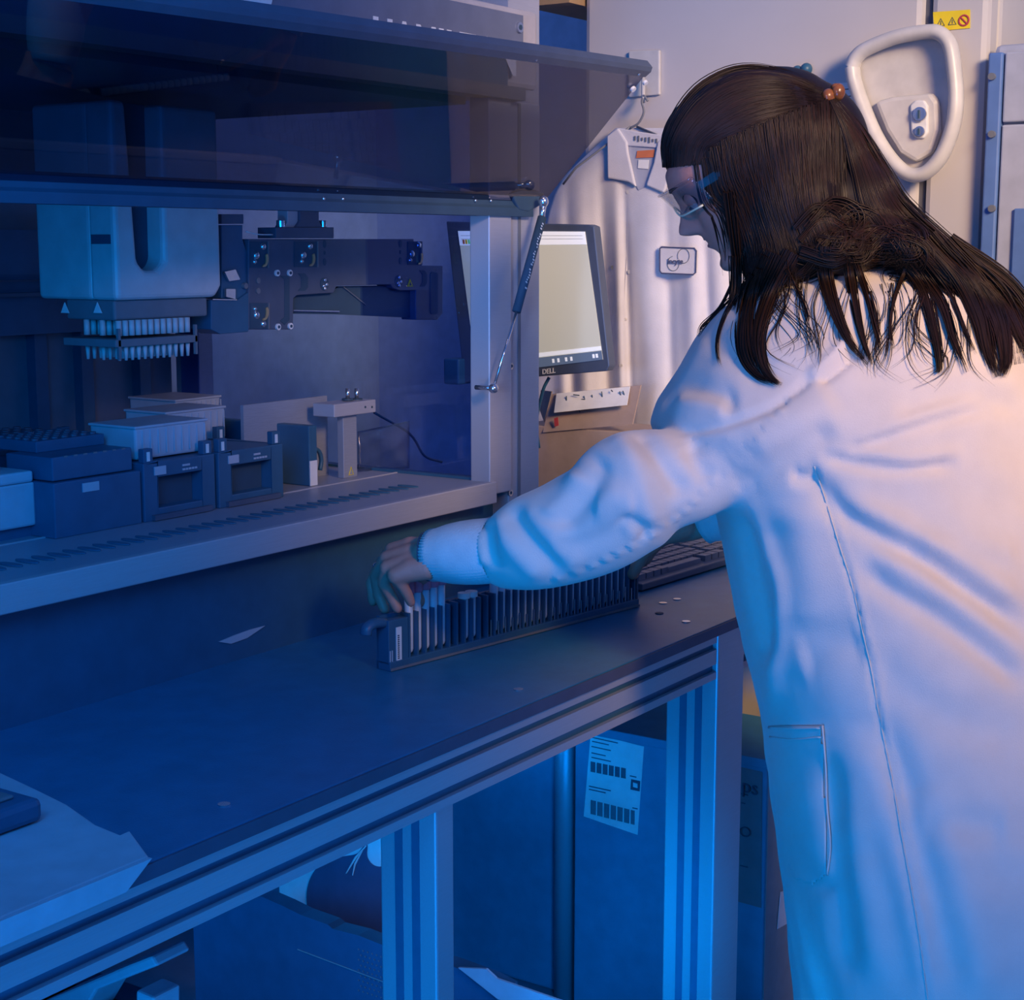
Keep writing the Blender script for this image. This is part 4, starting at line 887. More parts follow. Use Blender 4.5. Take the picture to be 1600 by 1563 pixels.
# black perforated tray and cartridges leaning in front of it
PXX = 1.78
def pp_(x, y, o=0): return at(x, y, X=PXX - o)
pt_ = thing('perforated_tray', 'black perforated tray leaning under the bench, in front of the white carton', 'tray', (PXX, 1.2, 0))
zf = max(0.001, 0)
tp = [(300, 1380), (410, 1402), (440, 1415), (470, 1430), (512, 1445), (520, 1452), (560, 1462), (600, 1478), (640, 1490), (700, 1508), (760, 1530), (790, 1546)]
pts = [pp_(*p) for p in tp]; lo_ = [Vector((PXX, pts[-1].y, .02)), Vector((PXX, pts[0].y, .02))]
bm = B(); prism(bm, pts + lo_, (.03, 0, 0)); pbx = obj('tray_panel', bm, M['black'], pt_)
n_ = 0
for i in range(34):
    for j in range(9):
        x = 560 + i * 7 + (j % 2) * 3.5; y = 1478 + j * 8 + (x - 560) * .32 + 6
        if y < 1600 and n_ < 100 and not (640 < x < 716): 
            q = pp_(x, y, .0008); bm = B(); obox(bm, q, Vector((1, 0, 0)), Vector((0, 1, 0)), UP, (.0012, .0022, .0022)); obj('perforation', bm, M['mid'], pt_); n_ += 1
bm = B(); tube(bm, [pp_(465, 1484, .001), pp_(600, 1535, .001)], .0012, 6); obj('tray_edge', bm, M['mid'], pt_)
pr_ = [pp_(718, 1511, .004), pp_(762, 1513, .004), pp_(778, 1528, .004), pp_(900, 1570, .004), pp_(900, 1600, .004), pp_(780, 1560, .004)]
bm = B(); prism(bm, pr_, (-.004, 0, 0)); wsct = obj('white_sheet', bm, M['trans']); tag(wsct, 'white sheet lying behind the middle bench leg near the bottom edge', 'sheet')
# box of white packs, lower left
lp_ = [at(190, 1502, X=1.15), at(232, 1490, X=1.15), at(247, 1512, X=1.15), at(120, 1563, X=1.15), at(100, 1563, X=1.15)]
wp = thing('white_pack', 'small white wrapped pack under the bench in the lower left corner', 'pack', tuple(at(180, 1560, X=1.15)))
bm = B(); prism(bm, [at(60, 1590, X=1.15), at(60, 1568, X=1.15), at(200, 1508, X=1.15), at(236, 1494, X=1.15), at(246, 1510, X=1.15), at(150, 1548, X=1.15), at(120, 1600, X=1.15)], (.05, 0, 0)); obj('pack_body', bm, M['trans'], wp, bevel=.003)
bm = B(); prism(bm, [at(212, 1548, X=1.15), at(240, 1560, X=1.15), at(240, 1620, X=1.15), at(212, 1620, X=1.15)], (.04, 0, 0)); obj('pack_end', bm, M['trans'], wp, bevel=.003)
zz_ = at(212, 1620, X=1.15).z; qa, qb = at(60, 1590, X=1.15), at(246, 1590, X=1.15)
cr_ = thing('black_crate', 'black crate under the bench at the bottom edge, holding the white pack', 'crate', (1.18, (qa.y + qb.y) / 2, 0))
bx('crate_body', (1.14, qb.y - .01, 0), (1.24, qa.y + .01, zz_), M['black'], cr_, bevel=.004)
bx('crate_rim', (1.136, qb.y - .014, zz_ - .02), (1.244, qa.y + .014, zz_ - .008), M['black'], cr_)
bx('pack_tray', (1.15, qb.y, zz_), (1.20, qa.y, at(60, 1590, X=1.15).z), M['trans'], wp)

# ------------------------------------------------------------------ the person
per = thing('person', 'person with long dark hair, safety glasses and white lab coat leaning over the tube rack', 'person', tuple(Vector((1.80, .62, 0))))
def T(x, y, D): return at(x, y, D=D)
# head frame
hf = (LEFT * .84 + FWD * .20 - UP * .52).normalized(); hu = (LEFT * .52 + UP * .86); hu = (hu - hf * hu.dot(hf)).normalized(); hs = hu.cross(hf).normalized()
HS = 1.07; HO = T(1052, 307, 1.94) - (hf * .083 + hu * .114) * HS
def hl(x, y, h): return HO + (hf * x + hs * y + hu * h) * HS
def itp(h, tab): return float(np.interp(h, [t[0] for t in tab], [t[1] for t in tab]))
XF = [(0, .052), (.006, .066), (.014, .077), (.022, .078), (.031, .070), (.040, .073), (.05, .074), (.06, .0745), (.07, .072), (.085, .071), (.10, .073), (.113, .081), (.125, .083), (.138, .079), (.150, .065), (.165, .046), (.185, .022), (.208, .004)]
XB = [(0, .01), (.015, -.0), (.03, -.03), (.05, -.055), (.07, -.078), (.10, -.084), (.13, -.086), (.150, -.078), (.170, -.062), (.190, -.04), (.208, -.004)]
WW = [(0, .018), (.008, .030), (.02, .041), (.035, .048), (.05, .055), (.07, .063), (.10, .069), (.13, .069), (.155, .062), (.175, .050), (.195, .032), (.208, .004)]
NA = [(.060, 0), (.064, .010), (.068, .021), (.073, .0285), (.079, .0265), (.087, .020), (.096, .013), (.106, .007), (.116, .0)]
bm = bmesh.new(); NH, NT_ = 130, 150; rows = []
for j in range(NH + 1):
    h = .225 * (1 - math.cos(math.pi * j / NH)) / 2 if False else .186 * j / NH
    xf, xb, ww = itp(h, XF), itp(h, XB), itp(h, WW); xc = .012 if h > .05 else .012 + (.05 - h) * .4
    row = []
    for i in range(NT_):
        t = 2 * math.pi * i / NT_; t = t - .35 * math.sin(t)  # denser at the front
        c_, s_ = math.cos(t), math.sin(t)
        x = xc + ((xf - xc) * (abs(c_) ** .88) if c_ > 0 else -(xc - xb) * abs(c_) ** .95); y = ww * (abs(s_) ** .92) * (1 if s_ > 0 else -1)
        if c_ > 0:
            sg = .0105 if h < .082 else .0105 - min(.0035, (h - .082) * .3)
            x += itp(h, NA) * math.exp(-(y / sg) ** 2)
            x += .004 * math.exp(-((abs(y) - .0125) / .005) ** 2) * math.exp(-((h - .069) / .006) ** 2)
            x += .0050 * math.exp(-((h - .0565) / .0036) ** 2) * math.exp(-(y / .017) ** 2) + .0052 * math.exp(-((h - .0455) / .0040) ** 2) * math.exp(-(y / .015) ** 2)
            x -= .0035 * math.exp(-((h - .0513) / .0016) ** 2) * math.exp(-(y / .021) ** 2)
            x -= .009 * math.exp(-((abs(y) - .031) / .014) ** 2) * math.exp(-((h - .102) / .010) ** 2)
            x += .0025 * math.exp(-((abs(y) - .026) / .016) ** 2) * math.exp(-((h - .119) / .006) ** 2)
            x += .003 * math.exp(-((abs(y) - .04) / .014) ** 2) * math.exp(-((h - .078) / .014) ** 2)
        row.append(bm.verts.new(hl(x, y, h)))
    rows.append(row)
for a, b in zip(rows, rows[1:]):
    for i in range(NT_): bm.faces.new([a[i], a[(i + 1) % NT_], b[(i + 1) % NT_], b[i]])
bm.faces.new(rows[0][::-1]); bm.faces.new(rows[-1])
def cap(p, r, n=16):
    p = [Vector(q) for q in p]; tube(bm, p, r, n)
    for q, rr in zip(p, r): ell(bm, q, (rr, rr, rr), seg=n, rings=10)
# ear
ell(bm, hl(-.008, .060, .092), (.017, .008, .028), Matrix((hf, hs, hu)).transposed())
neck0, neckb = hl(-.028, 0, .045), T(1290, 480, 1.96)
cap([neck0, neckb], [.050, .058]); cap([hl(0, 0, .03), T(1250, 470, 1.96)], [.035, .045])
chest, belly, pelv = T(1370, 660, 1.96), T(1430, 900, 1.96), T(1480, 1150, 1.97)
ell(bm, T(1330, 610, 1.965), (.12, .12, .09)); cap([chest, belly, pelv], [.12, .115, .13], 24)
shL, elL, wrL = T(1365, 620, 1.86), T(1005, 785, 1.89), T(688, 868, 1.985)
shR, elR, wrR = T(1225, 560, 2.12), T(1262, 735, 2.30), T(1116, 815, 2.37)
cap([T(1310, 580, 1.95), shL], [.065, .045]); cap([T(1290, 580, 1.97), shR], [.065, .045])
cap([shL, elL], [.036, .036]); cap([elL, wrL], [.040, .0265]); cap([shR, elR], [.040, .034]); cap([elR, wrR], [.034, .025])
# left hand (the near one)
cap([wrL, T(672, 872, 1.99)], [.0265, .026])
Kn = [T(614, 861, 2.025), T(606, 874, 2.008), T(606, 889, 1.992), T(618, 900, 1.978)]
for K_, wy, wd in zip(Kn, (860, 867, 876, 886), (2.01, 1.995, 1.985, 1.975)):
    cap([T(668, wy, wd), T(642, (wy * .45 + project([K_])[0][1] * .55) - 3, wd + .004), K_], [.0165, .0155, .0112], 12)
for pts_, rr in (([Kn[0], T(594, 884, 2.048), T(580, 912, 2.052), T(583, 940, 2.045)], [.0108, .0090, .0078, .0068]),
                 ([Kn[1], T(588, 900, 2.028), T(592, 930, 2.032), T(601, 952, 2.028)], [.0110, .0092, .0080, .0070]),
                 ([Kn[2], T(600, 912, 2.000), T(612, 934, 2.006), T(621, 951, 2.006)], [.0106, .0088, .0077, .0067]),
                 ([Kn[3], T(628, 915, 1.984), T(637, 930, 1.992), T(642, 942, 1.998)], [.0096, .0080, .0070, .0060])): cap(pts_, rr, 12)
cap([T(668, 884, 2.02), T(656, 902, 2.050), T(650, 920, 2.058), T(655, 940, 2.050)], [.0160, .0120, .0095, .0080], 12)
# right hand holding the far end of the rack
rh = rb + Vector((0, 0, RH))
for (kx, ky, kd_), mids, rr in (((1030, 832, 2.40), [(1010, 846, 2.425), (1000, 862, 2.43), (996, 880, 2.43)], [.0105, .009, .008, .007]),
                               ((1036, 836, 2.39), [(1016, 850, 2.42), (1006, 866, 2.425), (1000, 882, 2.42)], [.0105, .009, .008, .007]),
                               ((1042, 838, 2.385), [(1024, 850, 2.41), (1012, 866, 2.42), (1006, 880, 2.42)], [.010, .0088, .0078, .0068]),
                               ((1046, 840, 2.38), [(1030, 850, 2.40), (1018, 864, 2.41), (1012, 876, 2.41)], [.0094, .008, .007, .0062])):
    cap([wrR, T(kx + 34, ky - 10, kd_ - .01), T(kx, ky, kd_)], [.021, .0145, .0105], 12); cap([T(kx, ky, kd_)] + [T(*m_) for m_ in mids], rr, 12)
cap([T(1070, 826, 2.36), T(1030, 842, 2.350), T(1005, 865, 2.345), T(989, 897, 2.350)], [.0150, .0120, .0105, .0092], 12)
# legs
hipL, hipR = pelv - FWD * .09, pelv + FWD * .09
for hp2, off in ((hipL, -.10), (hipR, .10)):
    foot = Vector((1.86, .56, 0)) + FWD * off + LEFT * (.02 if off > 0 else -.06)
    knee = (hp2 + foot) / 2 + LEFT * .03; knee.z = .48
    cap([hp2 - UP * .05, knee, foot + UP * .09], [.085, .055, .040]); cap([foot + UP * .04, foot + UP * .03 + LEFT * .14], [.034, .028])
me = remesh('body', bm, .0026, 5)
body = link('body', me, M['skin'], per)
P_ = per.location.copy()
print('body verts', len(me.vertices))

# ---- the coat: torso loft and sleeves grown into one cloth surface
bm = bmesh.new()
rings = [(412, 1262, 1400, 1.965, .065), (432, 1222, 1450, 1.965, .10), (458, 1168, 1530, 1.965, .15), (490, 1124, 1592, 1.965, .175), (530, 1090, 1628, 1.96, .19), (580, 1062, 1650, 1.955, .20), (630, 1028, 1664, 1.95, .205), (662, 1016, 1670, 1.95, .205), (700, 1034, 1676, 1.95, .205),
         (750, 1078, 1684, 1.95, .205), (800, 1119, 1692, 1.95, .21), (860, 1134, 1702, 1.95, .215), (920, 1144, 1712, 1.955, .22), (1000, 1160, 1724, 1.955, .225), (1060, 1176, 1734, 1.96, .23), (1130, 1194, 1744, 1.96, .235), (1200, 1201, 1752, 1.96, .24),
         (1300, 1216, 1762, 1.96, .25), (1400, 1229, 1774, 1.96, .255), (1480, 1238, 1784, 1.96, .26), (1563, 1246, 1796, 1.96, .265), (1700, 1258, 1814, 1.96, .27)]
lo = []; NR = 64
for (y, xl_, xr_2, D_, hb) in rings:
    c = T((xl_ + xr_2) / 2, y, D_); a = (T(xl_, y, D_) - T(xr_2, y, D_)).length / 2; ex = .88
    row = []
    for i in range(NR):
        t = 2 * math.pi * i / NR; c_, s_ = math.cos(t), math.sin(t)
        u_ = a * math.copysign(abs(c_) ** ex, c_); v_ = hb * math.copysign(abs(s_) ** ex, s_)
        row.append(bm.verts.new(c + LEFT * u_ + FWD * v_))
    lo.append(row)
for a, b in zip(lo, lo[1:]):
    for i in range(NR): bm.faces.new([a[i], a[(i + 1) % NR], b[(i + 1) % NR], b[i]])
bm.faces.new(lo[0][::-1]); bm.faces.new(lo[-1])
def loft(path, n=28, flat=1.0):
    sm = catmull(path, 5); P = [T(p[0], p[1], p[2]) for p in sm]
    tube(bm, P, [p[3] * p[2] / F for p in sm], n, flat=flat)
    ell(bm, P[0], (sm[0][3] * sm[0][2] / F,) * 3)
loft([(1420, 610, 1.87, 105), (1350, 628, 1.835, 100), (1290, 655, 1.83, 82), (1225, 685, 1.835, 66), (1160, 716, 1.845, 60), (1095, 746, 1.855, 64), (1035, 752, 1.862, 84), (985, 772, 1.868, 96), (945, 803, 1.88, 88), (895, 826, 1.90, 84), (835, 848, 1.925, 77), (790, 860, 1.945, 62), (764, 862, 1.955, 48)])
loft([(1200, 555, 2.08, 90), (1150, 610, 2.08, 90), (1110, 665, 2.1, 85), (1150, 720, 2.18, 75), (1230, 760, 2.28, 62), (1205, 775, 2.32, 50), (1155, 795, 2.35, 38)])
me = remesh('lab_coat', bm, .0052, 9)
co = coords(me); 
for it in range(1): pass
# folds and seams: strokes across the near side of the cloth (px polylines, half-width px, height m)
def Z7(pts): return [(1100 + x * .6158, 600 + y * .6158) for x, y in pts]
def Z6b(pts): return [(640 + x * .4125, 560 + y * .4125) for x, y in pts]
S = [
 (Z7([(255, 215), (345, 322), (440, 382), (550, 442), (690, 540), (812, 622)]), 15, -.013),
 (Z7([(345, 290), (450, 340), (560, 400), (700, 485), (812, 560)]), 17, .009),
 (Z7([(400, 470), (470, 525), (580, 590), (680, 660), (812, 760)]), 16, -.012),
 (Z7([(430, 430), (560, 500), (690, 590), (812, 690)]), 16, .007),
 (Z7([(300, 185), (400, 208), (500, 218), (640, 205)]), 9, -.008),
 (Z7([(320, 170), (430, 175), (520, 190), (650, 170)]), 9, .005),
 (Z7([(340, 180), (430, 150), (560, 105), (720, 65)]), 9, -.007),
 (Z7([(360, 150), (450, 120), (580, 70), (700, 30)]), 10, .005),
 (Z7([(220, 232), (260, 245), (290, 235)]), 10, -.010),
 (Z7([(540, 420), (640, 400), (700, 410), (800, 430)]), 22, .006),
 (Z7([(430, 700), (520, 790), (640, 860), (800, 900)]), 30, -.007),
 (Z7([(440, 850), (500, 1020), (570, 1250), (650, 1560)]), 26, -.014),
 (Z7([(560, 1040), (620, 1250), (700, 1560)]), 40, .010),
 (Z7([(420, 900), (460, 1050), (520, 1300), (570, 1560)]), 22, .008),
 (Z7([(400, 1150), (460, 1300), (530, 1540)]), 24, -.005),
 (Z7([(320, 950), (330, 1150), (370, 1500)]), 18, -.010),
 (Z7([(370, 880), (400, 1150), (450, 1500)]), 26, .006),
 (Z7([(250, 700), (320, 660), (400, 660)]), 26, -.008),
 (Z7([(560, 1105), (650, 1110), (760, 1130)]), 22, -.006),
 (Z7([(120, 300), (160, 420), (195, 520), (188, 640), (172, 760), (165, 860)]), 12, .010),
 (Z7([(92, 330), (125, 470), (150, 600), (150, 720)]), 20, -.012),
 (Z7([(230, 300), (260, 450), (260, 620)]), 30, .007),
 (Z7([(210, 1180), (260, 1250), (320, 1290)]), 14, -.006),
 # near sleeve
 (Z6b([(850, 262), (900, 320), (960, 400), (1040, 520)]), 15, -.013),
 (Z6b([(780, 270), (820, 330), (860, 440), (900, 560), (930, 640)]), 17, .008),
 (Z6b([(1060, 330), (1090, 400), (1130, 460)]), 13, -.007),
 (Z6b([(730, 370), (700, 470), (640, 560), (560, 640)]), 17, -.011),
 (Z6b([(640, 430), (600, 520), (520, 600)]), 14, .007),
 (Z6b([(380, 570), (430, 650), (500, 730), (570, 810)]), 13, -.008),
 (Z6b([(440, 560), (510, 650), (590, 740), (640, 800)]), 14, .005),
 (Z6b([(330, 590), (360, 680), (430, 770), (500, 830)]), 12, .006),
 (Z6b([(300, 620), (310, 720), (330, 800)]), 9, -.006),
 (Z6b([(275, 640), (268, 700), (285, 790)]), 6, .006),
 (Z6b([(560, 720), (680, 700), (820, 640)]), 15, -.006),
 (Z6b([(700, 560), (780, 520), (850, 560)]), 18, .005),
 (Z6b([(800, 600), (880, 640), (900, 690)]), 10, -.009),
 (Z6b([(1550, 55), (1400, 170), (1250, 232), (1120, 268), (1030, 272), (960, 260)]), 6, -.007),
 (Z6b([(940, 190), (1010, 120), (1100, 120), (1240, 160)]), 16, -.008),
 (Z6b([(1000, 160), (1100, 170), (1200, 190)]), 14, .007),
 (Z6b([(1250, 500), (1350, 430), (1500, 330), (1600, 270)]), 18, -.009),
 (Z6b([(1300, 350), (1450, 240), (1600, 140)]), 24, .006),
 # far shoulder and back
 ([(1090, 500), (1130, 540), (1200, 590)], 16, -.006),
 ([(1150, 560), (1240, 560), (1330, 540)], 20, .004),
 ([(1265, 590), (1300, 560), (1330, 528)], 7, .008), ([(1280, 600), (1318, 572), (1345, 545)], 6, -.008),
 ([(1380, 560), (1480, 560), (1600, 600)], 26, .006), ([(1400, 640), (1500, 620), (1600, 640)], 16, -.005),
]
bumps = Z6b([(1440, 160), (1400, 205), (1370, 235), (1345, 262), (1320, 300), (1290, 330), (1262, 360), (1230, 395), (1200, 430), (1150, 470), (1110, 505), (1075, 545), (1040, 578), (1005, 605), (960, 640), (920, 672), (880, 690), (840, 715), (790, 740), (740, 765), (690, 790), (630, 815), (560, 835)])
def seg_dist(pts, pl):
    best = np.full(len(pts), 1e9)
    for (x0, y0), (x1, y1) in zip(pl, pl[1:]):
        d = np.array([x1 - x0, y1 - y0]); L2 = d.dot(d); t = np.clip(((pts - [x0, y0]) @ d) / L2, 0, 1)
        q = np.array([x0, y0]) + t[:, None] * d; best = np.minimum(best, np.hypot(*(pts - q).T))
    return best
def taper(pts, pl):
    a, b = np.array(pl[0]), np.array(pl[-1]); L = np.linalg.norm(b - a); t = ((pts - a) @ (b - a)) / (L * L)
    return np.clip(np.minimum(t, 1 - t) * 7 + .25, 0, 1) * 1.0
def fold(me, strokes, scale=1.0):
    co = coords(me); nn = normals(me); pj = project(co)
    view = co - np.array([0, 0, H]); view /= np.linalg.norm(view, axis=1)[:, None]; facing = np.clip(-(view * nn).sum(1) * 2.2, 0, 1)
    disp = np.zeros(len(co))
    for pl, w_, h_ in strokes:
        smp = [tuple(p) for p in catmull(pl, 6)]
        d = seg_dist(pj[:, :2], smp); disp += h_ * np.exp(-(d / w_) ** 2) * taper(pj[:, :2], smp)
    co += nn * (disp * facing * scale)[:, None]; setco(me, co)
fold(me, [(pl, w_ * 1.18, h_) for pl, w_, h_ in S], .8)
fold(me, [([(x - 3, y - 4), (x + 3, y + 4)], 6.5, .0020) for x, y in bumps] + [([(x - 9, y - 1), (x - 4, y + 7)], 5.5, -.0016) for x, y in bumps])
# fine cloth ripple
co = coords(me); nn = normals(me)
rip = np.sin(co[:, 0] * 61 + 5 * np.sin(co[:, 2] * 17)) * np.sin(co[:, 1] * 47 + co[:, 2] * 23) * .0012
co += nn * rip[:, None]; setco(me, co)
seamcut = Z7([(280, 210), (310, 300), (340, 400), (375, 510), (400, 620), (425, 730), (440, 820), (460, 920), (480, 1020), (500, 1140), (520, 1250), (545, 1400), (572, 1600)])
fold(me, [(seamcut, 3.2, -.0035), ([(x + 7, y) for x, y in seamcut], 5, .002)])
coat = link('lab_coat', me, M['coat'], per)
bpy.context.view_layer.update()
print('coat verts', len(me.vertices))
def bvh_of(o):
    m_ = o.data; off = wmat(o).translation
    return BVHTree.FromPolygons([v.co + off for v in m_.vertices], [tuple(p.vertices) for p in m_.polygons])
bv_coat, bv_body = bvh_of(coat), bvh_of(body)
EYE = Vector((0, 0, H))
def hit(x, y, trees, lift=.002, dflt=None):
    d = Vector(rdir(x, y)).normalized(); best = None
    for t in trees:
        r_ = t.ray_cast(EYE, d)
        if r_[0] is not None and (best is None or r_[3] < best): best = r_[3]
    if best is None: return dflt
    return EYE + d * (best - lift)
# raised seams, pocket, cuffs as parts of the coat
bm = B(); tube(bm, [hit(x, y, [bv_coat], .0006) for x, y in catmull([np.array(p) for p in seamcut], 8) if hit(x, y, [bv_coat])], .0008, 6); obj('side_seam', bm, M['coat'], coat, True)
pkp = [(1199, 1131), (1215, 1133), (1250, 1132), (1284, 1133), (1288, 1170), (1290, 1230), (1295, 1300), (1292, 1370), (1270, 1384), (1240, 1376), (1216, 1310), (1204, 1220)]
def cloth_patch(name, outline, m, par, lift, th, step=7):
    xs = [p[0] for p in outline]; ys = [p[1] for p in outline]; b2 = bmesh.new()
    def inside(x, y):
        c = False
        for (x0, y0), (x1, y1) in zip(outline, outline[1:] + outline[:1]):
            if (y0 > y) != (y1 > y) and x < (x1 - x0) * (y - y0) / (y1 - y0) + x0: c = not c
        return c
    g_ = {}
    nx, ny = int((max(xs) - min(xs)) / step) + 1, int((max(ys) - min(ys)) / step) + 1
    for i in range(nx + 1):
        for j in range(ny + 1):
            x, y = min(xs) + i * step, min(ys) + j * step
            if inside(x, y):
                p = hit(x, y, [bv_coat], lift)
                if p: g_[(i, j)] = b2.verts.new(p)
    for (i, j) in list(g_):
        k = [(i, j), (i + 1, j), (i + 1, j + 1), (i, j + 1)]
        if all(q in g_ for q in k): b2.faces.new([g_[q] for q in k])
    for v in [v for v in b2.verts if not v.link_faces]: b2.verts.remove(v)
    r_ = bmesh.ops.extrude_face_region(b2, geom=b2.faces[:]); d = (EYE - T(1300, 1250, 1.8)).normalized()
    for v in [e for e in r_['geom'] if isinstance(e, bmesh.types.BMVert)]: v.co += d * th
    return obj(name, b2, m, par, True)
pkt = cloth_patch('hip_pocket', [(x, y) for x, y in pkp], M['coat'], coat, .0015, .0028, 4)
for pl_, nm in (([(1201, 1137), (1240, 1139), (1282, 1138)], 'pocket_hem'), ([(1203, 1152), (1240, 1156), (1284, 1152)], 'pocket_hem'), ([(1285, 1134), (1290, 1200), (1292, 1260), (1297, 1320), (1292, 1368)], 'pocket_edge')):
    pts = [hit(x, y, [bv_coat], .0045) for x, y in catmull([np.array(p) for p in pl_], 6)]; pts = [p for p in pts if p]
    bm = B(); tube(bm, pts, .0013, 6); obj(nm, bm, M['coat'], pkt, True)
def cuff(name, A, Bp, r0, r1, n=104):
    A, Bp = Vector(A), Vector(Bp); d = (Bp - A).normalized(); u, v = frame_of(d); b2 = bmesh.new(); rows = []
    L = (Bp - A).length; prof = [(0, r0 * .84), (-.002, r0 * .97), (0, r0 * 1.02), (.10, r0 * 1.02)] + [(k, r0 + (r1 - r0) * k + .003 * math.sin(k * math.pi)) for k in (.3, .5, .7, .9, 1.0)]
    for (s_, r_) in prof:
        rows.append([b2.verts.new(A + d * s_ * L + (u * math.cos(2 * math.pi * i / n) + v * math.sin(2 * math.pi * i / n)) * (r_ + (.0008 if i % 2 else -.0008))) for i in range(n)])
    for a, b in zip(rows, rows[1:]):
        for i in range(n): b2.faces.new([a[i], a[(i + 1) % n], b[(i + 1) % n], b[i]])
    return obj(name, b2, M['knit'], coat, True)
cuff('ribbed_cuff', T(676, 868, 1.99), T(775, 860, 1.945), .0315, .0385)
cuff('ribbed_cuff', T(1098, 822, 2.375), T(1165, 790, 2.345), .027, .036)
bm = B(); wr_d = (T(676, 868, 1.99) - T(640, 872, 2.0)).normalized(); u, v = frame_of(wr_d); cc = T(667, 870, 1.992)
tube(bm, [cc + (u * math.cos(t) + v * math.sin(t)) * .0295 for t in np.linspace(0, 2 * math.pi, 30)], .0012, 6); obj('dark_wristband', bm, M['ink'], per, True)
bm = B(); q = T(590, 884, 2.035); ell(bm, q + LEFT * .002, (.0045, .0045, .004), seg=10, rings=8); dd = (T(592, 893, 2.03) - T(596, 876, 2.03)).normalized(); u, v = frame_of(dd)
tube(bm, [T(596, 890, 2.03) + (u * math.cos(t) + v * math.sin(t)) * .0098 for t in np.linspace(0, 2 * math.pi, 24)], .0012, 6); obj('ring', bm, M['chrome'], per, True)
# trousers and shoes below the coat
bm = bmesh.new()
for hp2, off in ((hipL, -.10), (hipR, .10)):
    foot = Vector((1.86, .56, 0)) + FWD * off + LEFT * (.02 if off > 0 else -.06); knee = (hp2 + foot) / 2 + LEFT * .03; knee.z = .48
    cap([hp2 - UP * .1, knee, foot + UP * .10], [.10, .075, .062])
me = remesh('trousers', bm, .008, 4); link('trousers', me, M['trouser'], per)
for hp2, off in ((hipL, -.10), (hipR, .10)):
    foot = Vector((1.86, .56, 0)) + FWD * off + LEFT * (.02 if off > 0 else -.06)
    bm = bmesh.new(); ell(bm, foot + UP * .045, (.05, .05, .045)); cap([foot + UP * .042, foot + UP * .036 + LEFT * .16], [.044, .036]); me = remesh('shoe', bm, .006, 3); link('shoe', me, M['black'], per)

# ---- face details
M['eyewhite'] = mat('eye_white', (.45, .42, .42), .25)
for sd_ in (1, -1):
    bm = B(); ell(bm, hl(.0610, .031 * sd_, .0995), (.0112, .0112, .0112)); ey = obj('eye', bm, M['eyewhite'], per, True)
    bm = B(); ell(bm, hl(.0612, .031 * sd_, .1015), (.0120, .0125, .0118)); obj('eyelid', bm, M['skin'], per, True)
    bm = B(); ell(bm, hl(.0680, .0315 * sd_, .0945), (.0048, .0048, .0048)); obj('iris', bm, M['ink'], ey, True)
    bm = B()
    for k in range(9):
        a = hl(.0735 - abs(k - 4) * .0009, (.022 + k * .0025) * sd_, .0960); tube(bm, [a, a + hf * .006 - hu * .003 + hs * sd_ * (k - 3) * .0006], [.0007, .0003], 5)
    tube(bm, [hl(.0735 - abs(k - 4) * .0009, (.022 + k * .0025) * sd_, .0963) for k in range(9)], .0011, 6); obj('eyelashes', bm, M['ink'], per, True)
    bm = B(); tube(bm, [hl(.0815 - .0002 * k * k, (.012 + k * .004) * sd_, .119 + .0009 * k - .00008 * k * k) for k in range(9)], [.0012, .0024, .0027, .0027, .0025, .0022, .0018, .0013, .0007], 8); obj('eyebrow', bm, M['hair'], per, True)
bm = B(); 
tube(bm, [hl(.0770 - .00009 * k * k * 1.2, k * .0022, .0555) for k in range(-8, 9)], [.0003 + .0016 * math.cos(k / 8 * 1.4) for k in range(-8, 9)], 8)
tube(bm, [hl(.0765 - .00009 * k * k * 1.2, k * .0020, .0462) for k in range(-8, 9)], [.0003 + .0022 * math.cos(k / 8 * 1.4) for k in range(-8, 9)], 8)
obj('lips', bm, M['lip'], per, True)
# safety glasses: a curved clear shield, brow bar and side arms
gl_ = bpy.data.objects.new('safety_glasses', None); C.objects.link(gl_); gl_.parent = per; gl_.location = hl(.09, 0, .1) - per.location; gl_['label'] = 'clear safety glasses'
bm = B(); gr = []
for i in range(33):
    a = (i / 32 - .5) * 2.4; col_ = []
    for j in range(9):
        h_ = .091 + .031 * j / 8; dip = .012 * math.exp(-(a / .22) ** 2) * (1 - j / 8)
        col_.append(bm.verts.new(hl(.022 + .074 * math.cos(a) - .008 * (1 - j / 8), .076 * math.sin(a), h_ + dip)))
    gr.append(col_)
for a, b in zip(gr, gr[1:]):
    for j in range(8): bm.faces.new([a[j], b[j], b[j + 1], a[j + 1]])
r_ = bmesh.ops.extrude_face_region(bm, geom=bm.faces[:])
for v in [e for e in r_['geom'] if isinstance(e, bmesh.types.BMVert)]: v.co += (HO + hu * .1 - v.co).normalized() * .0018
obj('clear_lens', bm, M['clear'], gl_, True)
bm = B(); tube(bm, [hl(.022 + .0745 * math.cos(a), .0765 * math.sin(a), .1225) for a in np.linspace(-1.2, 1.2, 24)], .0016, 8); obj('brow_bar', bm, M['clear'], gl_, True)
M['lime'] = mat('pale_lens_edge', (.75, .76, .52), .3)
bm = B(); tube(bm, [hl(.014 + .0745 * math.cos(a) , .0765 * math.sin(a), .091 + .012 * math.exp(-(a / .22) ** 2)) for a in np.linspace(-.9, 1.0, 24)], .0012, 8); obj('lens_rim', bm, M['lime'], gl_, True)
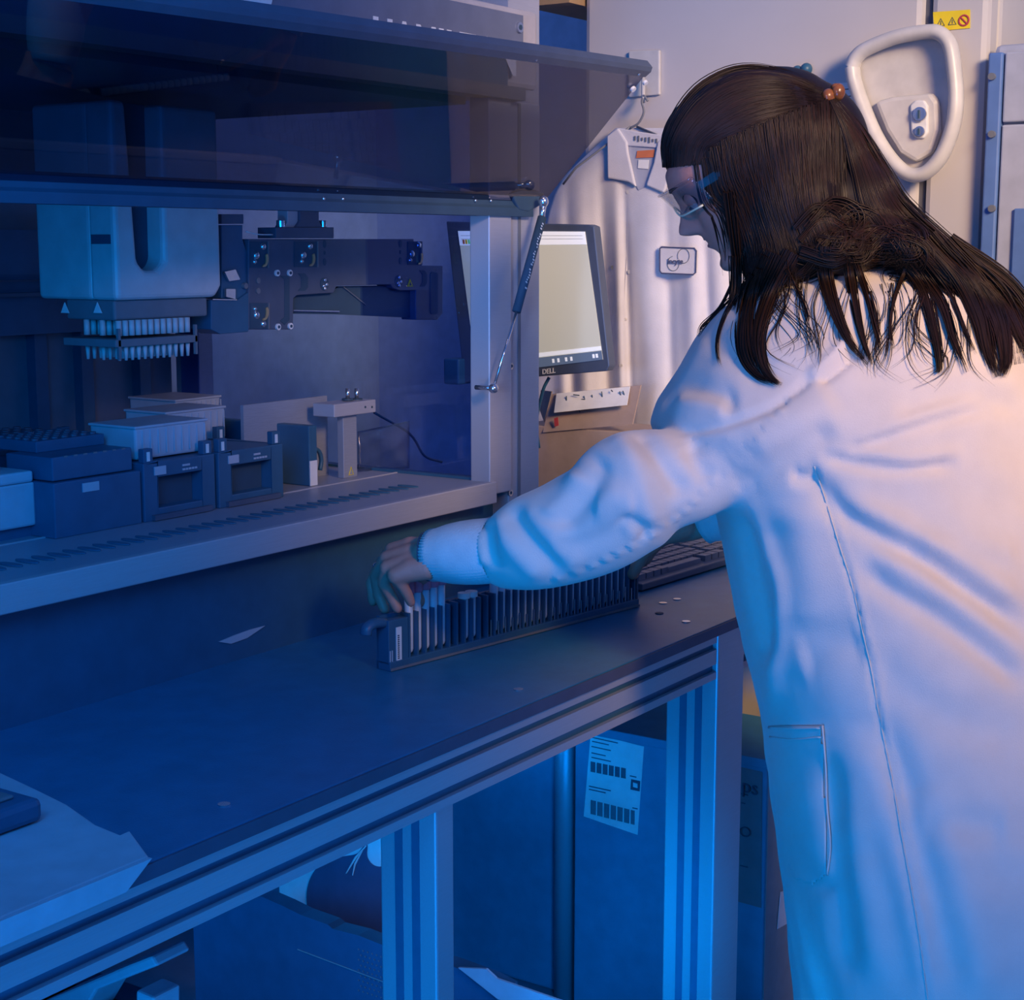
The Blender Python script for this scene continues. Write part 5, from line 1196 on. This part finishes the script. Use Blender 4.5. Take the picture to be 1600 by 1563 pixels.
for sd_ in (1, -1):
    bm = B(); pts = [hl(.046, .0725 * sd_, .111), hl(.025, .0735 * sd_, .111), hl(-.01, .0725 * sd_, .108)]
    for p, q, hh_ in zip(pts, pts[1:], (.010, .006)): obox(bm, (p + q) / 2, q - p, hs, hu, ((q - p).length, .0022, hh_))
    obj('side_arm', bm, M['clear'], gl_)
    bm = B(); obox(bm, hl(.040, .0745 * sd_, .111), hf, hs, hu, (.012, .003, .008)); obj('hinge', bm, M['clear'], gl_)

# ---- hair: a soft mass plus long strands laid over it
bm = bmesh.new(); RT = Matrix((LEFT, FWD, UP)).transposed()
def he(x, y, D, rx, ry, rd_, tilt=0):
    k = D / F; mt = RT @ Matrix.Rotation(R(tilt), 3, 'Y'); ell(bm, T(x, y, D), (rx * k, rd_, ry * k), mt, 28, 18)
ell(bm, hl(-.013, 0, .113), (.096, .084, .091), Matrix((hf, hs, hu)).transposed(), 36, 24)
ell(bm, hl(.012, 0, .142), (.067, .069, .060), Matrix((hf, hs, hu)).transposed(), 30, 20)
he(1112, 184, 1.95, 62, 42, .070, 35)
he(1172, 196, 1.95, 134, 82, .094, 20)
he(1120, 205, 1.95, 78, 62, .080, 32)
he(1245, 235, 1.95, 112, 112, .094)
he(1232, 320, 1.93, 92, 100, .094)
he(1215, 395, 1.93, 62, 66, .080)
he(1320, 320, 1.95, 92, 85, .090, -30)
he(1290, 390, 1.93, 90, 50, .10)
he(1400, 392, 1.93, 85, 40, .10, -28)
he(1485, 442, 1.93, 85, 34, .09, -30)
he(1560, 500, 1.93, 80, 34, .08, -34)
he(1640, 575, 1.93, 90, 40, .07, -38)
me = remesh('hair', bm, .005, 6)
hair = link('hair', me, M['hair'], per); bv_hair = bvh_of(hair)
trees = [bv_hair, bv_coat, bv_body]
cl1, cl2, cl3 = bmesh.new(), bmesh.new(), bmesh.new()
def lock(pts, n, w0, w1, w2=None, thick=.0006, lift=(.001, .007), wave=2.0, seed=0, mats=None):
    """n strands along a px guide; w0, w1, w2 = spread in px at root, middle, tip"""
    n = int(n * 1.5); rg = np.random.default_rng(seed + 11); w2 = w1 * .5 if w2 is None else w2
    sm = np.array([p for p in catmull([np.array(p, float) for p in pts], 6)]); m_ = len(sm); s_ = np.linspace(0, 1, m_)
    d = np.gradient(sm, axis=0); nr = np.stack([-d[:, 1], d[:, 0]], 1); nr /= np.linalg.norm(nr, axis=1)[:, None] + 1e-9
    wd = np.interp(s_, [0, .45, 1], [w0, w1, w2])
    for k in range(n):
        o = rg.normal() * .5; o = max(-1.1, min(1.1, o)); ph = rg.uniform(0, 6.28); end = rg.uniform(.82, 1.0)
        p2 = sm + nr * (wd * o + wave * np.sin(s_ * 5 + ph) * s_)[:, None]
        mm = max(4, int(m_ * end)); p2 = p2[:mm]
        raw = [hit(x, y, trees, 0) for x, y in p2]; Ds = [None if r_ is None else (project([r_])[0][2]) for r_ in raw]
        if all(x is None for x in Ds): continue
        idx = [i for i, x in enumerate(Ds) if x is not None]; Dv = np.interp(range(mm), idx, [Ds[i] for i in idx])
        for _ in range(3): Dv[1:-1] = np.minimum((Dv[:-2] + Dv[1:-1] + Dv[2:]) / 3, Dv[1:-1] + .002)
        lf = rg.uniform(*lift); P3 = [T(x, y, D_ - lf) for (x, y), D_ in zip(p2, Dv)]
        rr = thick * rg.uniform(.7, 1.3); rads = [rr * (1 if t < .7 else max(.12, (1 - t) / .3)) for t in np.linspace(0, 1, mm)]
        tgt = (cl1, cl2, cl3)[rg.choice(3, p=mats or [.5, .2, .3])]
        tube(tgt, P3, rads, 4, cap=False)
# crown strands, swept from the forehead back to the clip
for k in range(15):
    t = k / 14; a = (1042 + 52 * t, 262 - 8 * t + 0 * t); 
    lock([a, (1046 + 62 * t, 215 + 10 * t), (1085 + 62 * t, 152 + 55 * t), (1150 + 40 * t, 112 + 78 * t), (1225 + 15 * t, 114 + 62 * t), (1298, 146 + 18 * t)], 30, 7, 16, 4, seed=k, wave=1.2, lift=(.0003, .002))
# side hair, from the ridge down past the ear
for k in range(20):
    t = k / 19; x0 = 1098 + 205 * t; y0 = 252 - 95 * t ** .7
    lock([(x0, y0 - 4), (x0 + 14 - 12 * t, y0 + 55), (1134 + 175 * t, 330 - 15 * t), (1148 + 185 * t, 385 - 10 * t), (1150 + 205 * t, 440 - 30 * t)], 30, 14, 22, 18, seed=40 + k, wave=4, lift=(.0003, .003))
# sheet from the crown down the back
for k in range(14):
    t = k / 13
    lock([(1300 + 8 * t, 155 + 6 * t), (1325 + 20 * t, 205 + 2 * t), (1345 + 35 * t, 270 - 2 * t), (1365 + 45 * t, 330 - 8 * t), (1415 + 40 * t, 385 - 22 * t), (1475 + 35 * t, 425 - 15 * t), (1545 + 45 * t, 500 - 20 * t), (1565 + 60 * t, 590 - 10 * t)], 34, 5, 20, 12, seed=80 + k, lift=(.0003, .004))
# tangled curls where the hair is bunched
for k in range(16):
    x, y = 1290 + 9 * k, 345 + 3 * k + 18 * math.sin(k * 1.7)
    lock([(x - 50, y + 10), (x - 15, y - 22), (x + 22, y - 6), (x + 16, y + 26), (x - 12, y + 28), (x - 2, y + 50)], 12, 6, 12, 14, seed=120 + k, lift=(.001, .008), wave=6)
# hanging locks
LK = [([(1195, 400), (1168, 460), (1158, 520), (1163, 560), (1185, 588), (1222, 602)], 60, 12, 9, 3),
      ([(1240, 395), (1205, 460), (1187, 520), (1190, 562), (1205, 590), (1224, 604)], 60, 14, 9, 3),
      ([(1175, 430), (1140, 480), (1122, 525), (1121, 555), (1130, 578)], 10, 5, 3, 1.5),
      ([(1168, 440), (1130, 478), (1105, 505), (1087, 528)], 8, 3, 3, 2),
      ([(1150, 430), (1125, 480), (1098, 508), (1090, 530)], 6, 3, 3, 2),
      ([(1230, 420), (1245, 450), (1262, 490), (1258, 510)], 8, 4, 3, 2),
      ([(1185, 420), (1172, 480), (1172, 540), (1190, 590)], 30, 8, 7, 3),
      ([(1290, 385), (1290, 430), (1303, 480), (1325, 530), (1362, 577)], 70, 14, 10, 3),
      ([(1325, 390), (1330, 440), (1340, 500), (1352, 545), (1365, 575)], 36, 10, 6, 2),
      ([(1335, 400), (1355, 460), (1370, 520), (1380, 560)], 12, 6, 5, 4),
      ([(1400, 395), (1440, 450), (1458, 510), (1468, 570), (1462, 585)], 50, 12, 9, 4),
      ([(1415, 420), (1398, 465), (1391, 510), (1398, 552)], 10, 4, 2.5, 1),
      ([(1425, 410), (1470, 470), (1490, 530), (1515, 592)], 36, 10, 7, 4),
      ([(1440, 400), (1485, 460), (1510, 520), (1527, 560)], 14, 8, 6, 4),
      ([(1450, 370), (1500, 430), (1530, 490), (1545, 550), (1562, 596)], 110, 16, 15, 6),
      ([(1475, 380), (1530, 440), (1560, 500), (1570, 560), (1562, 594)], 110, 16, 14, 6),
      ([(1500, 400), (1560, 455), (1595, 520), (1625, 590)], 90, 16, 13, 8),
      ([(1480, 380), (1570, 440), (1620, 505), (1680, 590)], 90, 16, 14, 8),
      ([(1138, 300), (1148, 380), (1154, 440), (1148, 470)], 26, 8, 6, 3),
      ([(1150, 400), (1150, 450), (1140, 490)], 30, 10, 10, 6),
      ([(1210, 395), (1190, 440), (1170, 480)], 60, 18, 16, 8),
      ([(1300, 370), (1270, 420), (1240, 440)], 40, 18, 18, 8), ([(1250, 395), (1300, 410), (1330, 400)], 40, 16, 14, 8),
      ([(1400, 370), (1420, 400), (1440, 440)], 50, 20, 18, 10)]
for i, (pts, n, a, b, c) in enumerate(LK): lock(pts, n, a, b, c, seed=200 + i, lift=(.001, .008))
for i in range(26):  # flyaways
    x = 1150 + rng.uniform(0, 380); y = 400 + (x - 1150) * .12 + rng.uniform(-10, 30)
    lock([(x, y), (x + rng.uniform(-20, 20), y + 50), (x + rng.uniform(-40, 40), y + 110), (x + rng.uniform(-50, 60), y + 150)], 3, 6, 12, 18, thick=.0004, seed=300 + i)
for c_, m_ in ((cl1, 'hair'), (cl2, 'hair_l'), (cl3, 'hair_r')):
    bmx = bmesh.new(); mm = bpy.data.meshes.new('t'); c_.to_mesh(mm); c_.free(); bmx.from_mesh(mm); bpy.data.meshes.remove(mm)
    obj('hair_strands', bmx, M[m_], hair, True)
# hair clip
bm = B(); ccp = hit(1300, 148, [bv_hair], .004, T(1300, 148, 1.93))
ell(bm, ccp + LEFT * .004 - UP * .002, (.010, .008, .009)); ell(bm, ccp - LEFT * .007 + UP * .003, (.009, .008, .010)); ell(bm, ccp - UP * .010, (.010, .006, .006)); ell(bm, ccp - LEFT * .004 + UP * .009, (.005, .006, .004))
for k in range(4): tube(bm, [ccp + LEFT * (.010 - k * .005) - UP * .006, ccp + LEFT * (.012 - k * .005) - UP * .018], [.0025, .001], 6)
obj('hair_clip', bm, M['amber'], per, True)
